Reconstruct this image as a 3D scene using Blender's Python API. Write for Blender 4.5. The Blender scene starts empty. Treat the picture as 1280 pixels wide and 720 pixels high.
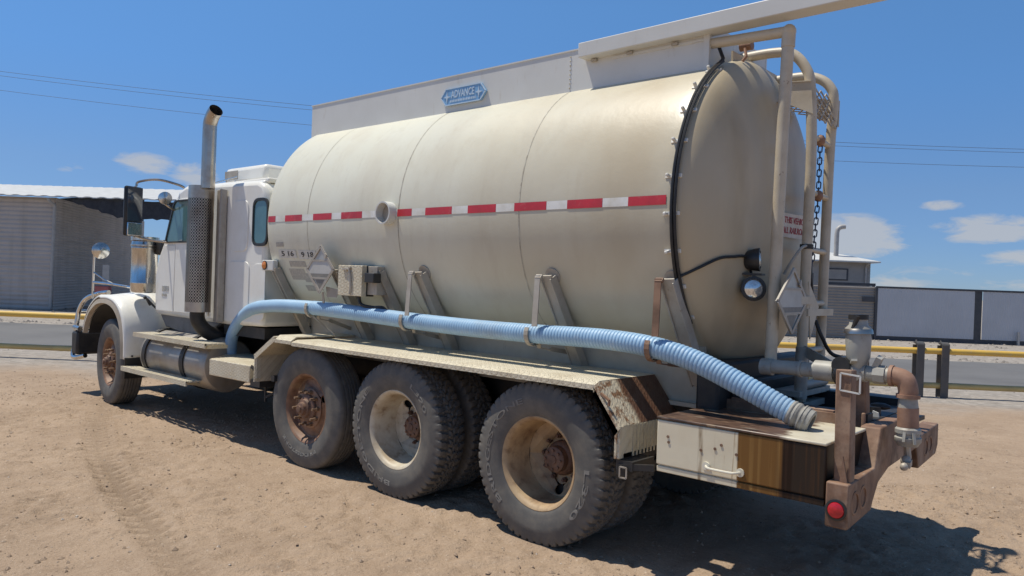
import bpy, bmesh, math, random
import numpy as np
from mathutils import Vector, Matrix
PI = math.pi
R = math.radians
random.seed(7)
scene = bpy.context.scene
COL = scene.collection

# ------------------------------------------------------------------ materials
def mat(name, c1, c2=None, scale=6.0, lo=.4, hi=.65, rough=.6, metal=0.0, bump=None, layers=(), spec=.5, rough2=None, stretch=(1, 1, 1), detail=6):
    """noise-mottled surface: c1 to c2, then further layers (colour, scale, lo, hi, stretch, amount)"""
    m = bpy.data.materials.new(name); m.use_nodes = True
    nt = m.node_tree; N = nt.nodes; L = nt.links
    b = N['Principled BSDF']
    b.inputs['Roughness'].default_value = rough; b.inputs['Metallic'].default_value = metal
    b.inputs['Specular IOR Level'].default_value = spec
    tc = N.new('ShaderNodeTexCoord')
    def noise(sc, st, det=detail):
        mp = N.new('ShaderNodeMapping'); mp.inputs['Scale'].default_value = st
        L.new(tc.outputs['Object'], mp.inputs['Vector'])
        n = N.new('ShaderNodeTexNoise'); n.inputs['Scale'].default_value = sc; n.inputs['Detail'].default_value = det
        n.inputs['Roughness'].default_value = .62
        L.new(mp.outputs[0], n.inputs['Vector']); return n
    def ramp(src, a, z):
        mr = N.new('ShaderNodeMapRange'); mr.inputs['From Min'].default_value = a; mr.inputs['From Max'].default_value = z
        L.new(src, mr.inputs['Value']); return mr.outputs[0]
    def mix(fac, A, B):
        x = N.new('ShaderNodeMix'); x.data_type = 'RGBA'
        L.new(fac, x.inputs['Factor'])
        if isinstance(A, tuple): x.inputs['A'].default_value = (*A, 1)
        else: L.new(A, x.inputs['A'])
        if isinstance(B, tuple): x.inputs['B'].default_value = (*B, 1)
        else: L.new(B, x.inputs['B'])
        return x.outputs['Result']
    if c2 is None: c2 = tuple(v * .8 for v in c1)
    f = ramp(noise(scale, stretch).outputs['Fac'], lo, hi)
    col = mix(f, c1, c2)
    for (lc, ls, a, z, st, amt) in layers:
        g = ramp(noise(ls, st).outputs['Fac'], a, z)
        mm = N.new('ShaderNodeMath'); mm.operation = 'MULTIPLY'; mm.inputs[1].default_value = amt; mm.use_clamp = True
        L.new(g, mm.inputs[0]); col = mix(mm.outputs[0], col, lc)
    L.new(col, b.inputs['Base Color'])
    if rough2 is not None:
        mr = N.new('ShaderNodeMapRange'); mr.inputs['To Min'].default_value = rough; mr.inputs['To Max'].default_value = rough2
        L.new(f, mr.inputs['Value']); L.new(mr.outputs[0], b.inputs['Roughness'])
    if bump:
        bp = N.new('ShaderNodeBump'); bp.inputs['Strength'].default_value = bump[1]; bp.inputs['Distance'].default_value = bump[2] if len(bump) > 2 else .01
        L.new(noise(bump[0], stretch, 8).outputs['Fac'], bp.inputs['Height']); L.new(bp.outputs[0], b.inputs['Normal'])
    m['col'] = 0
    return m

def nodes_of(m):
    return m.node_tree.nodes, m.node_tree.links, m.node_tree.nodes['Principled BSDF']

def add_stain(m, colour, axis, a, z, extra=0.0, scale=(30, 30, 2.5), soft=.02, lo=.25, hi=.75, amt=1.0, only_above=None):
    """a stain with a shape of its own: a band along one object axis, broken into vertical runs"""
    N, L, b = nodes_of(m)
    src = b.inputs['Base Color'].links[0].from_socket
    tc = N.new('ShaderNodeTexCoord'); sp = N.new('ShaderNodeSeparateXYZ'); L.new(tc.outputs['Object'], sp.inputs[0])
    mp = N.new('ShaderNodeMapping'); mp.inputs['Scale'].default_value = scale; L.new(tc.outputs['Object'], mp.inputs['Vector'])
    n = N.new('ShaderNodeTexNoise'); n.inputs['Scale'].default_value = 1; n.inputs['Detail'].default_value = 4; L.new(mp.outputs[0], n.inputs['Vector'])
    def M(op, x, y, clamp=False):
        q = N.new('ShaderNodeMath'); q.operation = op; q.use_clamp = clamp
        for i, v in enumerate((x, y)):
            if isinstance(v, (int, float)): q.inputs[i].default_value = v
            else: L.new(v, q.inputs[i])
        return q.outputs[0]
    co = M('ADD', sp.outputs[axis], M('MULTIPLY', M('SUBTRACT', n.outputs['Fac'], .5), extra))
    def mr(v, p, q):
        x = N.new('ShaderNodeMapRange'); x.inputs['From Min'].default_value = p; x.inputs['From Max'].default_value = q; L.new(v, x.inputs['Value']); return x.outputs[0]
    band = M('MULTIPLY', mr(co, a - soft, a + soft), mr(co, z + soft, z - soft))
    f = M('MULTIPLY', M('MULTIPLY', band, mr(n.outputs['Fac'], lo, hi)), amt, True)
    x = N.new('ShaderNodeMix'); x.data_type = 'RGBA'; L.new(f, x.inputs['Factor']); L.new(src, x.inputs['A']); x.inputs['B'].default_value = (*colour, 1)
    L.new(x.outputs['Result'], b.inputs['Base Color'])

def add_plate(m, pitch=.042, strength=1.0, dist=.006):
    """raised lozenges of chequer plate, by bump"""
    N, L, b = nodes_of(m)
    tc = N.new('ShaderNodeTexCoord'); sp = N.new('ShaderNodeSeparateXYZ'); L.new(tc.outputs['Object'], sp.inputs[0])
    def M(op, x, y=0.0, clamp=False):
        q = N.new('ShaderNodeMath'); q.operation = op; q.use_clamp = clamp
        for i, v in enumerate((x, y)):
            if isinstance(v, (int, float)): q.inputs[i].default_value = v
            else: L.new(v, q.inputs[i])
        return q.outputs[0]
    k = 2 * PI / pitch
    u = M('MULTIPLY', sp.outputs[0], k); v = M('MULTIPLY', M('ADD', sp.outputs[1], sp.outputs[2]), k)
    s1 = M('MULTIPLY', M('SINE', M('MULTIPLY', M('ADD', u, v), .5)), M('SINE', M('SUBTRACT', u, v)))
    s2 = M('MULTIPLY', M('SINE', M('MULTIPLY', M('SUBTRACT', u, v), .5)), M('SINE', M('ADD', u, v)))
    h = M('MAXIMUM', s1, s2)
    mr = N.new('ShaderNodeMapRange'); mr.inputs['From Min'].default_value = .35; mr.inputs['From Max'].default_value = .7; L.new(h, mr.inputs['Value'])
    bp = N.new('ShaderNodeBump'); bp.inputs['Strength'].default_value = strength; bp.inputs['Distance'].default_value = dist
    L.new(mr.outputs[0], bp.inputs['Height']); L.new(bp.outputs[0], b.inputs['Normal'])

DUST = (.40, .30, .20)
M_ = {}
M_['tank'] = mat('tank paint', (.73, .718, .60), (.68, .65, .515), 1.1, .35, .7, rough=.33, bump=(2.0, .16, .03),
                 layers=[((.55, .48, .37), 2.6, .50, .8, (1, 1, .35), .5), ((.36, .28, .19), 30, .66, .8, (1, 1, .22), .45), ((.46, .40, .29), 12, .55, .75, (1, 1, .07), .26), ((.80, .79, .74), 17, .60, .74, (1, 1, .05), .16), ((.20, .15, .10), 70, .74, .77, (1, 1, 1), .7)], spec=.5, rough2=.46)
add_stain(M_['tank'], (.47, .385, .255), 0, -1.6, .9, 1.2, (1.2, 1.2, .8), 1.2, .1, .6, .85)
add_stain(M_['tank'], (.44, .345, .215), 0, -1.3, -.80, .02, (2, 2.2, 1.0), .02, -.3, .5, .7)
add_stain(M_['tank'], (.22, .165, .105), 0, -1.3, -.82, .05, (3, 2.2, 1.0), .05, .5, .8, .6)
M_['white'] = mat('white cab paint', (.84, .825, .765), (.77, .74, .66), 3, .4, .75, rough=.3, layers=[((.5, .43, .34), 7, .58, .85, (1, 1, .5), .4)])
M_['coaming'] = mat('coaming paint', (.66, .655, .62), (.60, .59, .55), 2, .4, .75, rough=.45, layers=[((.45, .38, .28), 14, .62, .8, (1, 1, .3), .45)])
M_['cream'] = mat('cream paint', (.72, .68, .56), (.62, .57, .44), 4, .4, .75, rough=.42, bump=(5, .08, .02),
                  layers=[((.13, .07, .03), 38, .70, .74, (1, 1, 1), .9), ((.35, .22, .10), 9, .62, .8, (1, 1, .4), .5)])
M_['box'] = mat('toolbox paint', (.74, .665, .50), (.66, .57, .41), 4, .4, .75, rough=.38, bump=(4, .1, .02), spec=.18,
                layers=[((.10, .05, .025), 24, .72, .735, (1, 1, .8), .9), ((.35, .22, .10), 8, .66, .85, (1, 1, .4), .4)])
add_stain(M_['box'], (.17, .075, .014), 0, -1.62, -1.335, .02, (26, 26, 1.2), .004, .05, .35, .97)
add_stain(M_['box'], (.36, .21, .07), 0, -1.58, -1.345, .02, (48, 48, .5), .004, .52, .70, .6)
add_stain(M_['box'], (.020, .011, .008), 0, -2.2, -1.565, .05, (24, 24, 1.2), .008, .0, .25, .98)
add_stain(M_['box'], (.085, .042, .02), 0, -2.2, -1.58, .05, (60, 60, 1.0), .01, .52, .66, .6)
add_stain(M_['box'], (.30, .17, .06), 0, -1.345, -1.20, .10, (40, 40, 3.0), .02, .62, .70, .7)
add_stain(M_['box'], (.06, .032, .02), 0, -1.60, -1.54, .05, (50, 50, 1.2), .012, .45, .6, .8)
add_stain(M_['box'], (.16, .085, .03), 0, -1.135, -1.115, .03, (20, 20, 3), .006, .35, .5, .9)
M_['plate'] = mat('chequer plate', (.68, .61, .46), (.56, .48, .34), 5, .4, .7, rough=.5, metal=.0, layers=[(DUST, 12, .55, .8, (1, 1, 1), .5)])
add_plate(M_['plate'])
M_['plate_rust'] = mat('rusty chequer plate', (.62, .53, .38), (.52, .45, .33), 6, .4, .7, rough=.55,
                       layers=[((.20, .085, .03), 16, .50, .60, (1, 1, 1), .9), ((.09, .035, .018), 44, .6, .7, (1, 1, 1), .8)])
add_plate(M_['plate_rust'], .042, .55, .003)
add_stain(M_['plate_rust'], (.11, .045, .022), 1, .4, 1.03, .04, (14, 14, 14), .02, .1, .3, .95)
M_['rail_paint'] = mat('ladder paint', (.57, .50, .385), (.46, .385, .28), 7, .4, .7, rough=.45, layers=[((.16, .07, .03), 30, .66, .74, (1, 1, 1), .8)])
M_['skid'] = mat('dusty skid paint', (.50, .45, .36), (.40, .34, .26), 4, .4, .7, rough=.6, layers=[((.08, .05, .03), 20, .62, .8, (1, 1, .5), .5)])
M_['rubber'] = mat('tyre rubber', (.100, .095, .088), (.165, .148, .124), 9, .42, .72, rough=.72, bump=(90, .15, .002), layers=[((.20, .155, .11), 16, .56, .85, (1, 1, 1), .45)])
M_['tread'] = M_['rubber']
M_['letter'] = mat('raised rubber', (.24, .225, .205), (.15, .14, .125), 9, rough=.6)
M_['letter_pale'] = mat('scuffed raised rubber', (.26, .25, .23), (.13, .12, .11), 60, .45, .6, rough=.7)
M_['rim_cream'] = mat('cream rim', (.60, .54, .42), (.42, .33, .22), 7, .4, .65, rough=.5, layers=[((.14, .07, .035), 14, .58, .75, (1, 1, 1), .7)])
M_['rim_rust'] = mat('tan rusty rim', (.46, .33, .19), (.30, .19, .105), 6, .4, .65, rough=.6, layers=[((.10, .055, .03), 13, .54, .75, (1, 1, 1), .7)])
M_['rim_brown'] = mat('rust brown rim', (.30, .17, .10), (.15, .075, .045), 8, .4, .65, rough=.6, layers=[((.36, .25, .13), 6, .55, .75, (1, 1, 1), .6)])
M_['hub_rust'] = mat('rusty hub', (.20, .11, .07), (.11, .06, .04), 18, .4, .65, rough=.65, bump=(60, .3, .004))
M_['stud'] = mat('worn studs', (.34, .23, .15), (.20, .12, .07), 30, .4, .65, rough=.5, metal=.3)
M_['rust'] = mat('rusty steel', (.265, .155, .098), (.135, .075, .046), 6, .38, .62, rough=.68, bump=(45, .25, .004),
                 layers=[((.47, .335, .235), 3.5, .50, .70, (1, 1, 1), .75), ((.06, .035, .025), 22, .62, .74, (1, 1, .6), .7), ((.30, .30, .28), 11, .66, .72, (1, 1, 1), .8)])
M_['black'] = mat('black chassis', (.022, .021, .021), (.05, .043, .036), 8, .45, .75, rough=.55, layers=[((.12, .09, .065), 18, .6, .85, (1, 1, 1), .5)])
M_['blackrub'] = mat('black plastic', (.02, .02, .021), (.035, .033, .031), 12, rough=.42)
M_['cable'] = mat('black cable', (.015, .015, .016), (.03, .028, .026), 20, rough=.5)
M_['chrome'] = mat('chrome', (.66, .65, .63), (.40, .36, .31), 9, .42, .72, rough=.14, metal=1, rough2=.42, stretch=(1, 1, .25), bump=(14, .12, .01))
M_['stainless'] = mat('dull stainless', (.50, .46, .41), (.36, .31, .26), 6, .4, .7, rough=.3, metal=1, rough2=.5, layers=[((.34, .25, .17), 9, .5, .8, (1, 1, .3), .5)])
M_['alu'] = mat('dusty aluminium tank', (.40, .38, .35), (.30, .265, .22), 5, .4, .7, rough=.45, metal=.6, layers=[(DUST, 7, .5, .8, (1, 1, 1), .6)])
M_['galv'] = mat('dusty bracket steel', (.46, .42, .36), (.36, .31, .25), 7, .4, .7, rough=.55, metal=.2, layers=[((.18, .09, .05), 22, .64, .74, (1, 1, 1), .7)])
M_['lampglass'] = mat('lamp glass', (.80, .80, .78), (.60, .60, .58), 60, .4, .6, rough=.12, metal=.7)
M_['glass'] = mat('cab glass', (.10, .20, .21), (.06, .13, .14), 2, .4, .7, rough=.04, spec=.9)
M_['mirror'] = mat('mirror glass', (.05, .065, .09), (.035, .045, .065), 2, rough=.05, metal=.0, spec=1.0)
M_['red'] = mat('red reflector tape', (.60, .035, .05), (.46, .035, .045), 5, rough=.4, layers=[((.5, .35, .28), 18, .56, .8, (1, 1, 1), .45), ((.55, .5, .42), 55, .70, .74, (1, 1, 1), .7)])
M_['tape_white'] = mat('white reflector tape', (.80, .79, .75), (.66, .62, .53), 7, rough=.4, layers=[((.45, .38, .28), 40, .62, .74, (1, 1, 1), .6)])
M_['redlens'] = mat('red lens', (.55, .02, .03), (.42, .02, .025), 60, .4, .6, rough=.2)
M_['amber'] = mat('amber lens', (.75, .26, .06), (.6, .2, .05), 60, rough=.25)
M_['hose'] = mat('blue hose', (.34, .52, .70), (.28, .44, .61), 5, .4, .7, rough=.48, layers=[((.42, .42, .40), 8, .6, .85, (1, 1, 1), .45), ((.05, .05, .05), 55, .775, .79, (1, 1, 1), .7), ((.36, .33, .28), 2.2, .55, .75, (1, 1, 1), .35), ((.46, .56, .66), 13, .6, .72, (1, 1, 1), .6)])
M_['hose_grey'] = mat('worn hose cuff', (.33, .32, .29), (.20, .185, .165), 18, .4, .7, rough=.6, bump=(60, .4, .006))
M_['emblem'] = mat('emblem blue', (.22, .42, .66), (.19, .36, .58), 10, rough=.4)
M_['emblem_pale'] = mat('emblem raised', (.56, .68, .80), (.48, .6, .72), 20, rough=.4)
M_['sign_white'] = mat('sign white', (.72, .68, .62), (.6, .55, .48), 12, rough=.5)
M_['sign_red'] = mat('sign red', (.42, .05, .07), (.36, .05, .06), 40, rough=.5)
M_['paper'] = mat('worn decal', (.66, .64, .58), (.45, .42, .36), 40, .5, .7, rough=.6)
M_['ink'] = mat('black ink', (.05, .05, .05), (.1, .1, .1), 50, rough=.6)
M_['ghost'] = mat('decal residue', (.40, .37, .32), (.50, .46, .39), 50, .45, .6, rough=.6)
M_['placard'] = mat('bare aluminium', (.50, .49, .46), (.40, .37, .33), 9, .4, .7, rough=.4, metal=.5)
M_['placard_face'] = mat('faded placard', (.52, .51, .48), (.43, .41, .37), 6, .4, .7, rough=.45)
M_['pipe_grey'] = mat('grey painted pipe', (.40, .385, .34), (.30, .275, .235), 10, .4, .7, rough=.5, layers=[((.22, .11, .06), 20, .62, .74, (1, 1, 1), .7)])
M_['pipe_rust'] = mat('rust pipe', (.37, .215, .145), (.22, .115, .07), 7, .4, .7, rough=.65, bump=(40, .2, .004))
M_['chain'] = mat('blue grey chain', (.05, .07, .13), (.09, .09, .10), 40, rough=.45, metal=.6)
M_['mesh'] = mat('expanded metal', (.50, .45, .36), (.28, .2, .14), 30, .4, .65, rough=.55)
M_['seam'] = mat('weld seam', (.56, .53, .43), (.36, .31, .23), 20, rough=.5)
M_['shade'] = mat('painted opening shade', (.012, .012, .012), (.016, .015, .015), 5, rough=.9)  # near-black colour standing in for shade inside openings

# ------------------------------------------------------------------ mesh collector
class MB:
    def __init__(s): s.v = []; s.f = []
    def add(s, V, F):
        o = len(s.v); s.v += [tuple(p) for p in V]; s.f += [tuple(i + o for i in f) for f in F]; return s
    def box(s, x0, x1, y0, y1, z0, z1):
        return s.add([(x, y, z) for x in (x0, x1) for y in (y0, y1) for z in (z0, z1)],
                     [(0, 1, 3, 2), (4, 6, 7, 5), (0, 4, 5, 1), (2, 3, 7, 6), (0, 2, 6, 4), (1, 5, 7, 3)])
    def bar(s, a, b, w, h, up=(0, 0, 1)):
        """rectangular bar from a to b: w across, h along up"""
        a = Vector(a); b = Vector(b); d = (b - a).normalized(); u = Vector(up)
        if abs(d.dot(u)) > .98: u = Vector((1, 0, 0))
        r = d.cross(u).normalized(); u = r.cross(d).normalized()
        V = [p + r * (i * w / 2) + u * (j * h / 2) for p in (a, b) for i in (-1, 1) for j in (-1, 1)]
        return s.add(V, [(0, 1, 3, 2), (4, 6, 7, 5), (0, 4, 5, 1), (2, 3, 7, 6), (0, 2, 6, 4), (1, 5, 7, 3)])
    def prism(s, pts, vec):
        n = len(pts); v = Vector(vec); P = [Vector(p) for p in pts]
        return s.add(P + [p + v for p in P], [tuple(range(n))[::-1], tuple(range(n, 2 * n))] + [(i, (i + 1) % n, n + (i + 1) % n, n + i) for i in range(n)])
    def tube(s, pts, r, seg=12, caps=True, radii=None):
        P = [Vector(p) for p in pts]; n = len(P); V = []; F = []
        t = (P[1] - P[0]).normalized(); u = Vector((0, 0, 1)) if abs(t.z) < .9 else Vector((1, 0, 0))
        u = (u - t * u.dot(t)).normalized()
        for i in range(n):
            t = (P[min(i + 1, n - 1)] - P[max(i - 1, 0)]).normalized()
            u = (u - t * u.dot(t)).normalized(); w = t.cross(u)
            rr = radii[i] if radii else r
            V += [P[i] + (u * math.cos(2 * PI * k / seg) + w * math.sin(2 * PI * k / seg)) * rr for k in range(seg)]
        for i in range(n - 1):
            for k in range(seg):
                F.append((i * seg + k, i * seg + (k + 1) % seg, (i + 1) * seg + (k + 1) % seg, (i + 1) * seg + k))
        if caps: F.append(tuple(range(seg))[::-1]); F.append(tuple((n - 1) * seg + k for k in range(seg)))
        return s.add(V, F)
    def lathe(s, prof, o=(0, 0, 0), ax=(0, 0, 1), seg=32, a0=0, a1=2 * PI):
        """prof: (distance along axis, radius)"""
        o = Vector(o); ax = Vector(ax).normalized(); u = Vector((0, 0, 1)) if abs(ax.z) < .9 else Vector((1, 0, 0))
        u = (u - ax * u.dot(ax)).normalized(); w = ax.cross(u)
        full = abs(a1 - a0 - 2 * PI) < 1e-6; m = seg if full else seg + 1; V = []; F = []
        for (h, r) in prof:
            for k in range(m):
                a = a0 + (a1 - a0) * k / seg
                V.append(o + ax * h + (u * math.cos(a) + w * math.sin(a)) * r)
        for i in range(len(prof) - 1):
            for k in range(seg):
                j = (k + 1) % m
                F.append((i * m + k, i * m + j, (i + 1) * m + j, (i + 1) * m + k))
        return s.add(V, F)
    def cyl(s, a, b, r, seg=20, r2=None):
        a = Vector(a); b = Vector(b); h = (b - a).length; r2 = r if r2 is None else r2
        return s.lathe([(0, 0.0005), (0, r), (h, r2), (h, 0.0005)], a, b - a, seg)
    def ball(s, c, r, seg=16, sq=(1, 1, 1)):
        V = []; F = []; n = seg // 2
        for i in range(n + 1):
            p = PI * i / n
            for k in range(seg):
                a = 2 * PI * k / seg
                V.append((c[0] + r * sq[0] * math.sin(p) * math.cos(a), c[1] + r * sq[1] * math.sin(p) * math.sin(a), c[2] + r * sq[2] * math.cos(p)))
        for i in range(n):
            for k in range(seg): F.append((i * seg + k, (i + 1) * seg + k, (i + 1) * seg + (k + 1) % seg, i * seg + (k + 1) % seg))
        return s.add(V, F)
    def build(s, name, m, parent=None, bevel=0, smooth=40, loc=None, rot=None):
        me = bpy.data.meshes.new(name); me.from_pydata(s.v, [], s.f)
        bm = bmesh.new(); bm.from_mesh(me); bmesh.ops.recalc_face_normals(bm, faces=bm.faces); bm.to_mesh(me); bm.free()
        me.materials.append(M_[m] if isinstance(m, str) else m)
        if smooth:
            me.polygons.foreach_set('use_smooth', [True] * len(me.polygons)); me.set_sharp_from_angle(angle=R(smooth))
        o = bpy.data.objects.new(name, me); COL.objects.link(o)
        if parent is not None: o.parent = parent
        if loc is not None: o.location = loc
        if rot is not None: o.rotation_euler = rot
        if bevel:
            b = o.modifiers.new('edge', 'BEVEL'); b.width = bevel; b.segments = 2; b.limit_method = 'ANGLE'; b.angle_limit = R(35); b.harden_normals = False
        return o

def tag(o, label=None, cat=None, group=None, kind=None):
    if label: o['label'] = label
    if cat: o['category'] = cat
    if group: o['group'] = group
    if kind: o['kind'] = kind
    return o
def empty(name, loc=(0, 0, 0), rz=0, parent=None):
    o = bpy.data.objects.new(name, None); COL.objects.link(o); o.location = loc; o.rotation_euler = (0, 0, rz); o.empty_display_size = .3
    if parent is not None: o.parent = parent
    return o
_tc = {}
def text_geo(txt, size=1.0, depth=.02, bold=.0):
    """letter solids in the xy plane, centred, as (verts, faces)"""
    k = (txt, size, depth, bold)
    if k in _tc: return _tc[k]
    cu = bpy.data.curves.new('lettering', 'FONT'); cu.body = txt; cu.size = size; cu.extrude = depth; cu.offset = bold; cu.align_x = 'CENTER'; cu.align_y = 'CENTER'; cu.resolution_u = 3
    ob = bpy.data.objects.new('lettering', cu); COL.objects.link(ob)
    dg = bpy.context.evaluated_depsgraph_get(); me = bpy.data.meshes.new_from_object(ob.evaluated_get(dg))
    V = [tuple(v.co) for v in me.vertices]; F = [tuple(p.vertices) for p in me.polygons]
    bpy.data.objects.remove(ob); bpy.data.curves.remove(cu); bpy.data.meshes.remove(me)
    _tc[k] = (V, F); return V, F
def smooth_path(pts, n=12):
    P = [Vector(p) for p in pts]; out = []
    for i in range(len(P) - 1):
        a = P[max(i - 1, 0)]; b = P[i]; c = P[i + 1]; d = P[min(i + 2, len(P) - 1)]
        for k in range(n):
            t = k / n
            out.append(.5 * ((2 * b) + (c - a) * t + (2 * a - 5 * b + 4 * c - d) * t * t + (3 * b - a - 3 * c + d) * t ** 3))
    out.append(P[-1]); return out
def resample(P, step):
    P = [Vector(p) for p in P]; out = [P[0]]; acc = 0
    for i in range(len(P) - 1):
        d = (P[i + 1] - P[i]).length; q = 0
        while acc + (d - q) >= step:
            q += step - acc; acc = 0; out.append(P[i].lerp(P[i + 1], q / d))
        acc += d - q
    return out

# ------------------------------------------------------------------ camera
CAM = Vector((-3.04786, 4.95964, 1.64443)); YAW, PITCH, ROLL, FPX = -.850075, -.0070009, .0367339, 960.422
fw = Vector((math.cos(PITCH) * math.cos(YAW), math.cos(PITCH) * math.sin(YAW), math.sin(PITCH)))
r0 = Vector((math.sin(YAW), -math.cos(YAW), 0)); u0 = r0.cross(fw)
cr = r0 * math.cos(ROLL) + u0 * math.sin(ROLL); cu_ = u0 * math.cos(ROLL) - r0 * math.sin(ROLL)
cam = bpy.data.cameras.new('camera'); cam.sensor_width = 36; cam.lens = FPX / 1280 * 36; cam.clip_end = 6000; cam.clip_start = .05
co = bpy.data.objects.new('camera', cam); COL.objects.link(co)
co.matrix_world = Matrix(((cr.x, cu_.x, -fw.x, CAM.x), (cr.y, cu_.y, -fw.y, CAM.y), (cr.z, cu_.z, -fw.z, CAM.z), (0, 0, 0, 1)))
scene.camera = co

# frame of the street behind: x along the road, y away from the yard
BGA = R(-141.70574)
E1 = Vector((math.cos(BGA), math.sin(BGA), 0)); E2 = Vector((-math.sin(BGA), math.cos(BGA), 0))
O2 = Vector((CAM.x, CAM.y, 0))
def BG(x, y, z=0): return O2 + E1 * x + E2 * y + Vector((0, 0, z))

# ------------------------------------------------------------------ light
SX, SY = .355, .175
sun = bpy.data.lights.new('sun', 'SUN'); sun.energy = 4.5; sun.angle = R(.5); sun.color = (1, .94, .82)
so = bpy.data.objects.new('sun', sun); COL.objects.link(so)
sd = Vector((SX, SY, 1)).normalized(); so.rotation_euler = (-sd).to_track_quat('-Z', 'Y').to_euler(); so.location = (0, 0, 30)
w = bpy.data.worlds.new('World'); scene.world = w; w.use_nodes = True
N = w.node_tree.nodes; L = w.node_tree.links; N.clear()
out = N.new('ShaderNodeOutputWorld'); bgn = N.new('ShaderNodeBackground'); sk = N.new('ShaderNodeTexSky')
sk.sky_type = 'NISHITA'; sk.sun_disc = False; sk.sun_elevation = math.asin(sd.z); sk.sun_rotation = math.atan2(sd.x, sd.y)
sk.altitude = 3000; sk.air_density = 1.0; sk.dust_density = 0; sk.ozone_density = 6
bgn.inputs['Strength'].default_value = .12
# clouds: real directions in the sky, low bands of cumulus broken up by noise
tc = N.new('ShaderNodeTexCoord')
def WM(op, x, y=0.0, clamp=False):
    q = N.new('ShaderNodeMath'); q.operation = op; q.use_clamp = clamp
    for i, v in enumerate((x, y)):
        if isinstance(v, (int, float)): q.inputs[i].default_value = v
        else: L.new(v, q.inputs[i])
    return q.outputs[0]
sp = N.new('ShaderNodeSeparateXYZ'); L.new(tc.outputs['Generated'], sp.inputs[0])
az = WM('MULTIPLY', WM('ARCTAN2', sp.outputs[1], sp.outputs[0]), 180 / PI); el = WM('MULTIPLY', WM('ARCSINE', sp.outputs[2]), 180 / PI)
cb = N.new('ShaderNodeCombineXYZ'); L.new(WM('MULTIPLY', az, .32), cb.inputs[0]); L.new(WM('MULTIPLY', el, 1.05), cb.inputs[1])
cn = N.new('ShaderNodeTexNoise'); cn.inputs['Scale'].default_value = 1.0; cn.inputs['Detail'].default_value = 9; cn.inputs['Roughness'].default_value = .64; cn.inputs['Distortion'].default_value = .6
L.new(cb.outputs[0], cn.inputs['Vector'])
def blob(a, e, ra, re):
    x = WM('DIVIDE', WM('SUBTRACT', az, a), ra); y = WM('DIVIDE', WM('SUBTRACT', el, e), re)
    return WM('SUBTRACT', 1.0, WM('ADD', WM('MULTIPLY', x, x), WM('MULTIPLY', y, y)), True)
tot = None
for (a, e, ra, re, k) in [(-71.5, 3.9, 5.6, 2.1, 1.5), (-80.6, 4.5, 4.6, 1.15, 1.25), (-77.6, 6.05, 1.7, .5, 1.0), (-82.6, 2.7, 3.4, .75, 1.25), (-76.5, 1.6, 4, .7, .6), (-73.5, .8, 7, 1.0, .85), (-83, .9, 5, .8, .7),
                             (-22.9, 7.0, 2.6, 1.05, 1.15), (-25.9, 6.5, 2.2, 1.1, 1.0), (-18.6, 6.3, 1.2, .5, .6), (-95, 4.5, 9, 2, 1.2), (-5, 6, 8, 2, 1.0), (60, 5, 30, 3, 1.2), (150, 6, 30, 3, 1.2)]:
    b_ = WM('MULTIPLY', blob(a, e, ra, re), k); tot = b_ if tot is None else WM('MAXIMUM', tot, b_)
cov = WM('MULTIPLY', WM('SUBTRACT', WM('ADD', cn.outputs['Fac'], WM('MULTIPLY', tot, .42)), .70), 4.2, True)
cov = WM('MULTIPLY', WM('MULTIPLY', cov, WM('MINIMUM', WM('MULTIPLY', tot, 2.6), 1.0)), .72)
# sky tint: dimmer horizon, bluer middle, unseen zenith warmed to cut blue fill
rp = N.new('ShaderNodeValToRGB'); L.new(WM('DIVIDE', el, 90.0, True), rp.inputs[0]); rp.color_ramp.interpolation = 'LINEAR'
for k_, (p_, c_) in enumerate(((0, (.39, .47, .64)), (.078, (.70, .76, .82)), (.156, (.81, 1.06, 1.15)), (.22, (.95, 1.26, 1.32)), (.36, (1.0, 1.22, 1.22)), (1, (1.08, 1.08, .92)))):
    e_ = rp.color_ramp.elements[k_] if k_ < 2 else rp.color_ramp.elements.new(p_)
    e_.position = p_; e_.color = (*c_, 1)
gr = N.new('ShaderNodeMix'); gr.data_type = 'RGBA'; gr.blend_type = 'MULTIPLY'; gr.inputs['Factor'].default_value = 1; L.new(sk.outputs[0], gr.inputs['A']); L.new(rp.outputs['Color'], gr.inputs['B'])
mx = N.new('ShaderNodeMix'); mx.data_type = 'RGBA'; L.new(cov, mx.inputs['Factor']); L.new(gr.outputs['Result'], mx.inputs['A']); mx.inputs['B'].default_value = (4.3, 4.35, 4.45, 1)
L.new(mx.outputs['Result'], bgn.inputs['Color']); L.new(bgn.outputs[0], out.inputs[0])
scene.view_settings.view_transform = 'Standard'; scene.view_settings.look = 'None'; scene.view_settings.gamma = 1; scene.view_settings.exposure = 0.0
scene.view_settings.use_curve_mapping = False

# ------------------------------------------------------------------ ground
rng = np.random.default_rng(3)
_H = rng.random((512, 512))
def vnoise(x, y, s, off=0):
    x = x * s + off * 17.31; y = y * s + off * 9.77
    xi = np.floor(x).astype(int); yi = np.floor(y).astype(int); fx = x - xi; fy = y - yi
    fx = fx * fx * (3 - 2 * fx); fy = fy * fy * (3 - 2 * fy)
    g = lambda a, b: _H[a % 512, b % 512]
    return (g(xi, yi) * (1 - fx) + g(xi + 1, yi) * fx) * (1 - fy) + (g(xi, yi + 1) * (1 - fx) + g(xi + 1, yi + 1) * fx) * fy - .5
def axis_steps(lo, hi, step, far, grow):
    c = list(np.arange(lo, hi, step)); s = step; x = hi; up = []
    while x < far: up.append(x); s *= grow; x += s
    s = step * grow; x = lo - s; dn = []
    while x > -far: dn.append(x); s *= grow; x -= s
    return np.array(dn[::-1] + c + up + [far])
gx = axis_steps(-7.6, 4.0, .027, 2600, 1.09); gy = axis_steps(1.8, 10.8, .030, 2600, 1.09)
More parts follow.
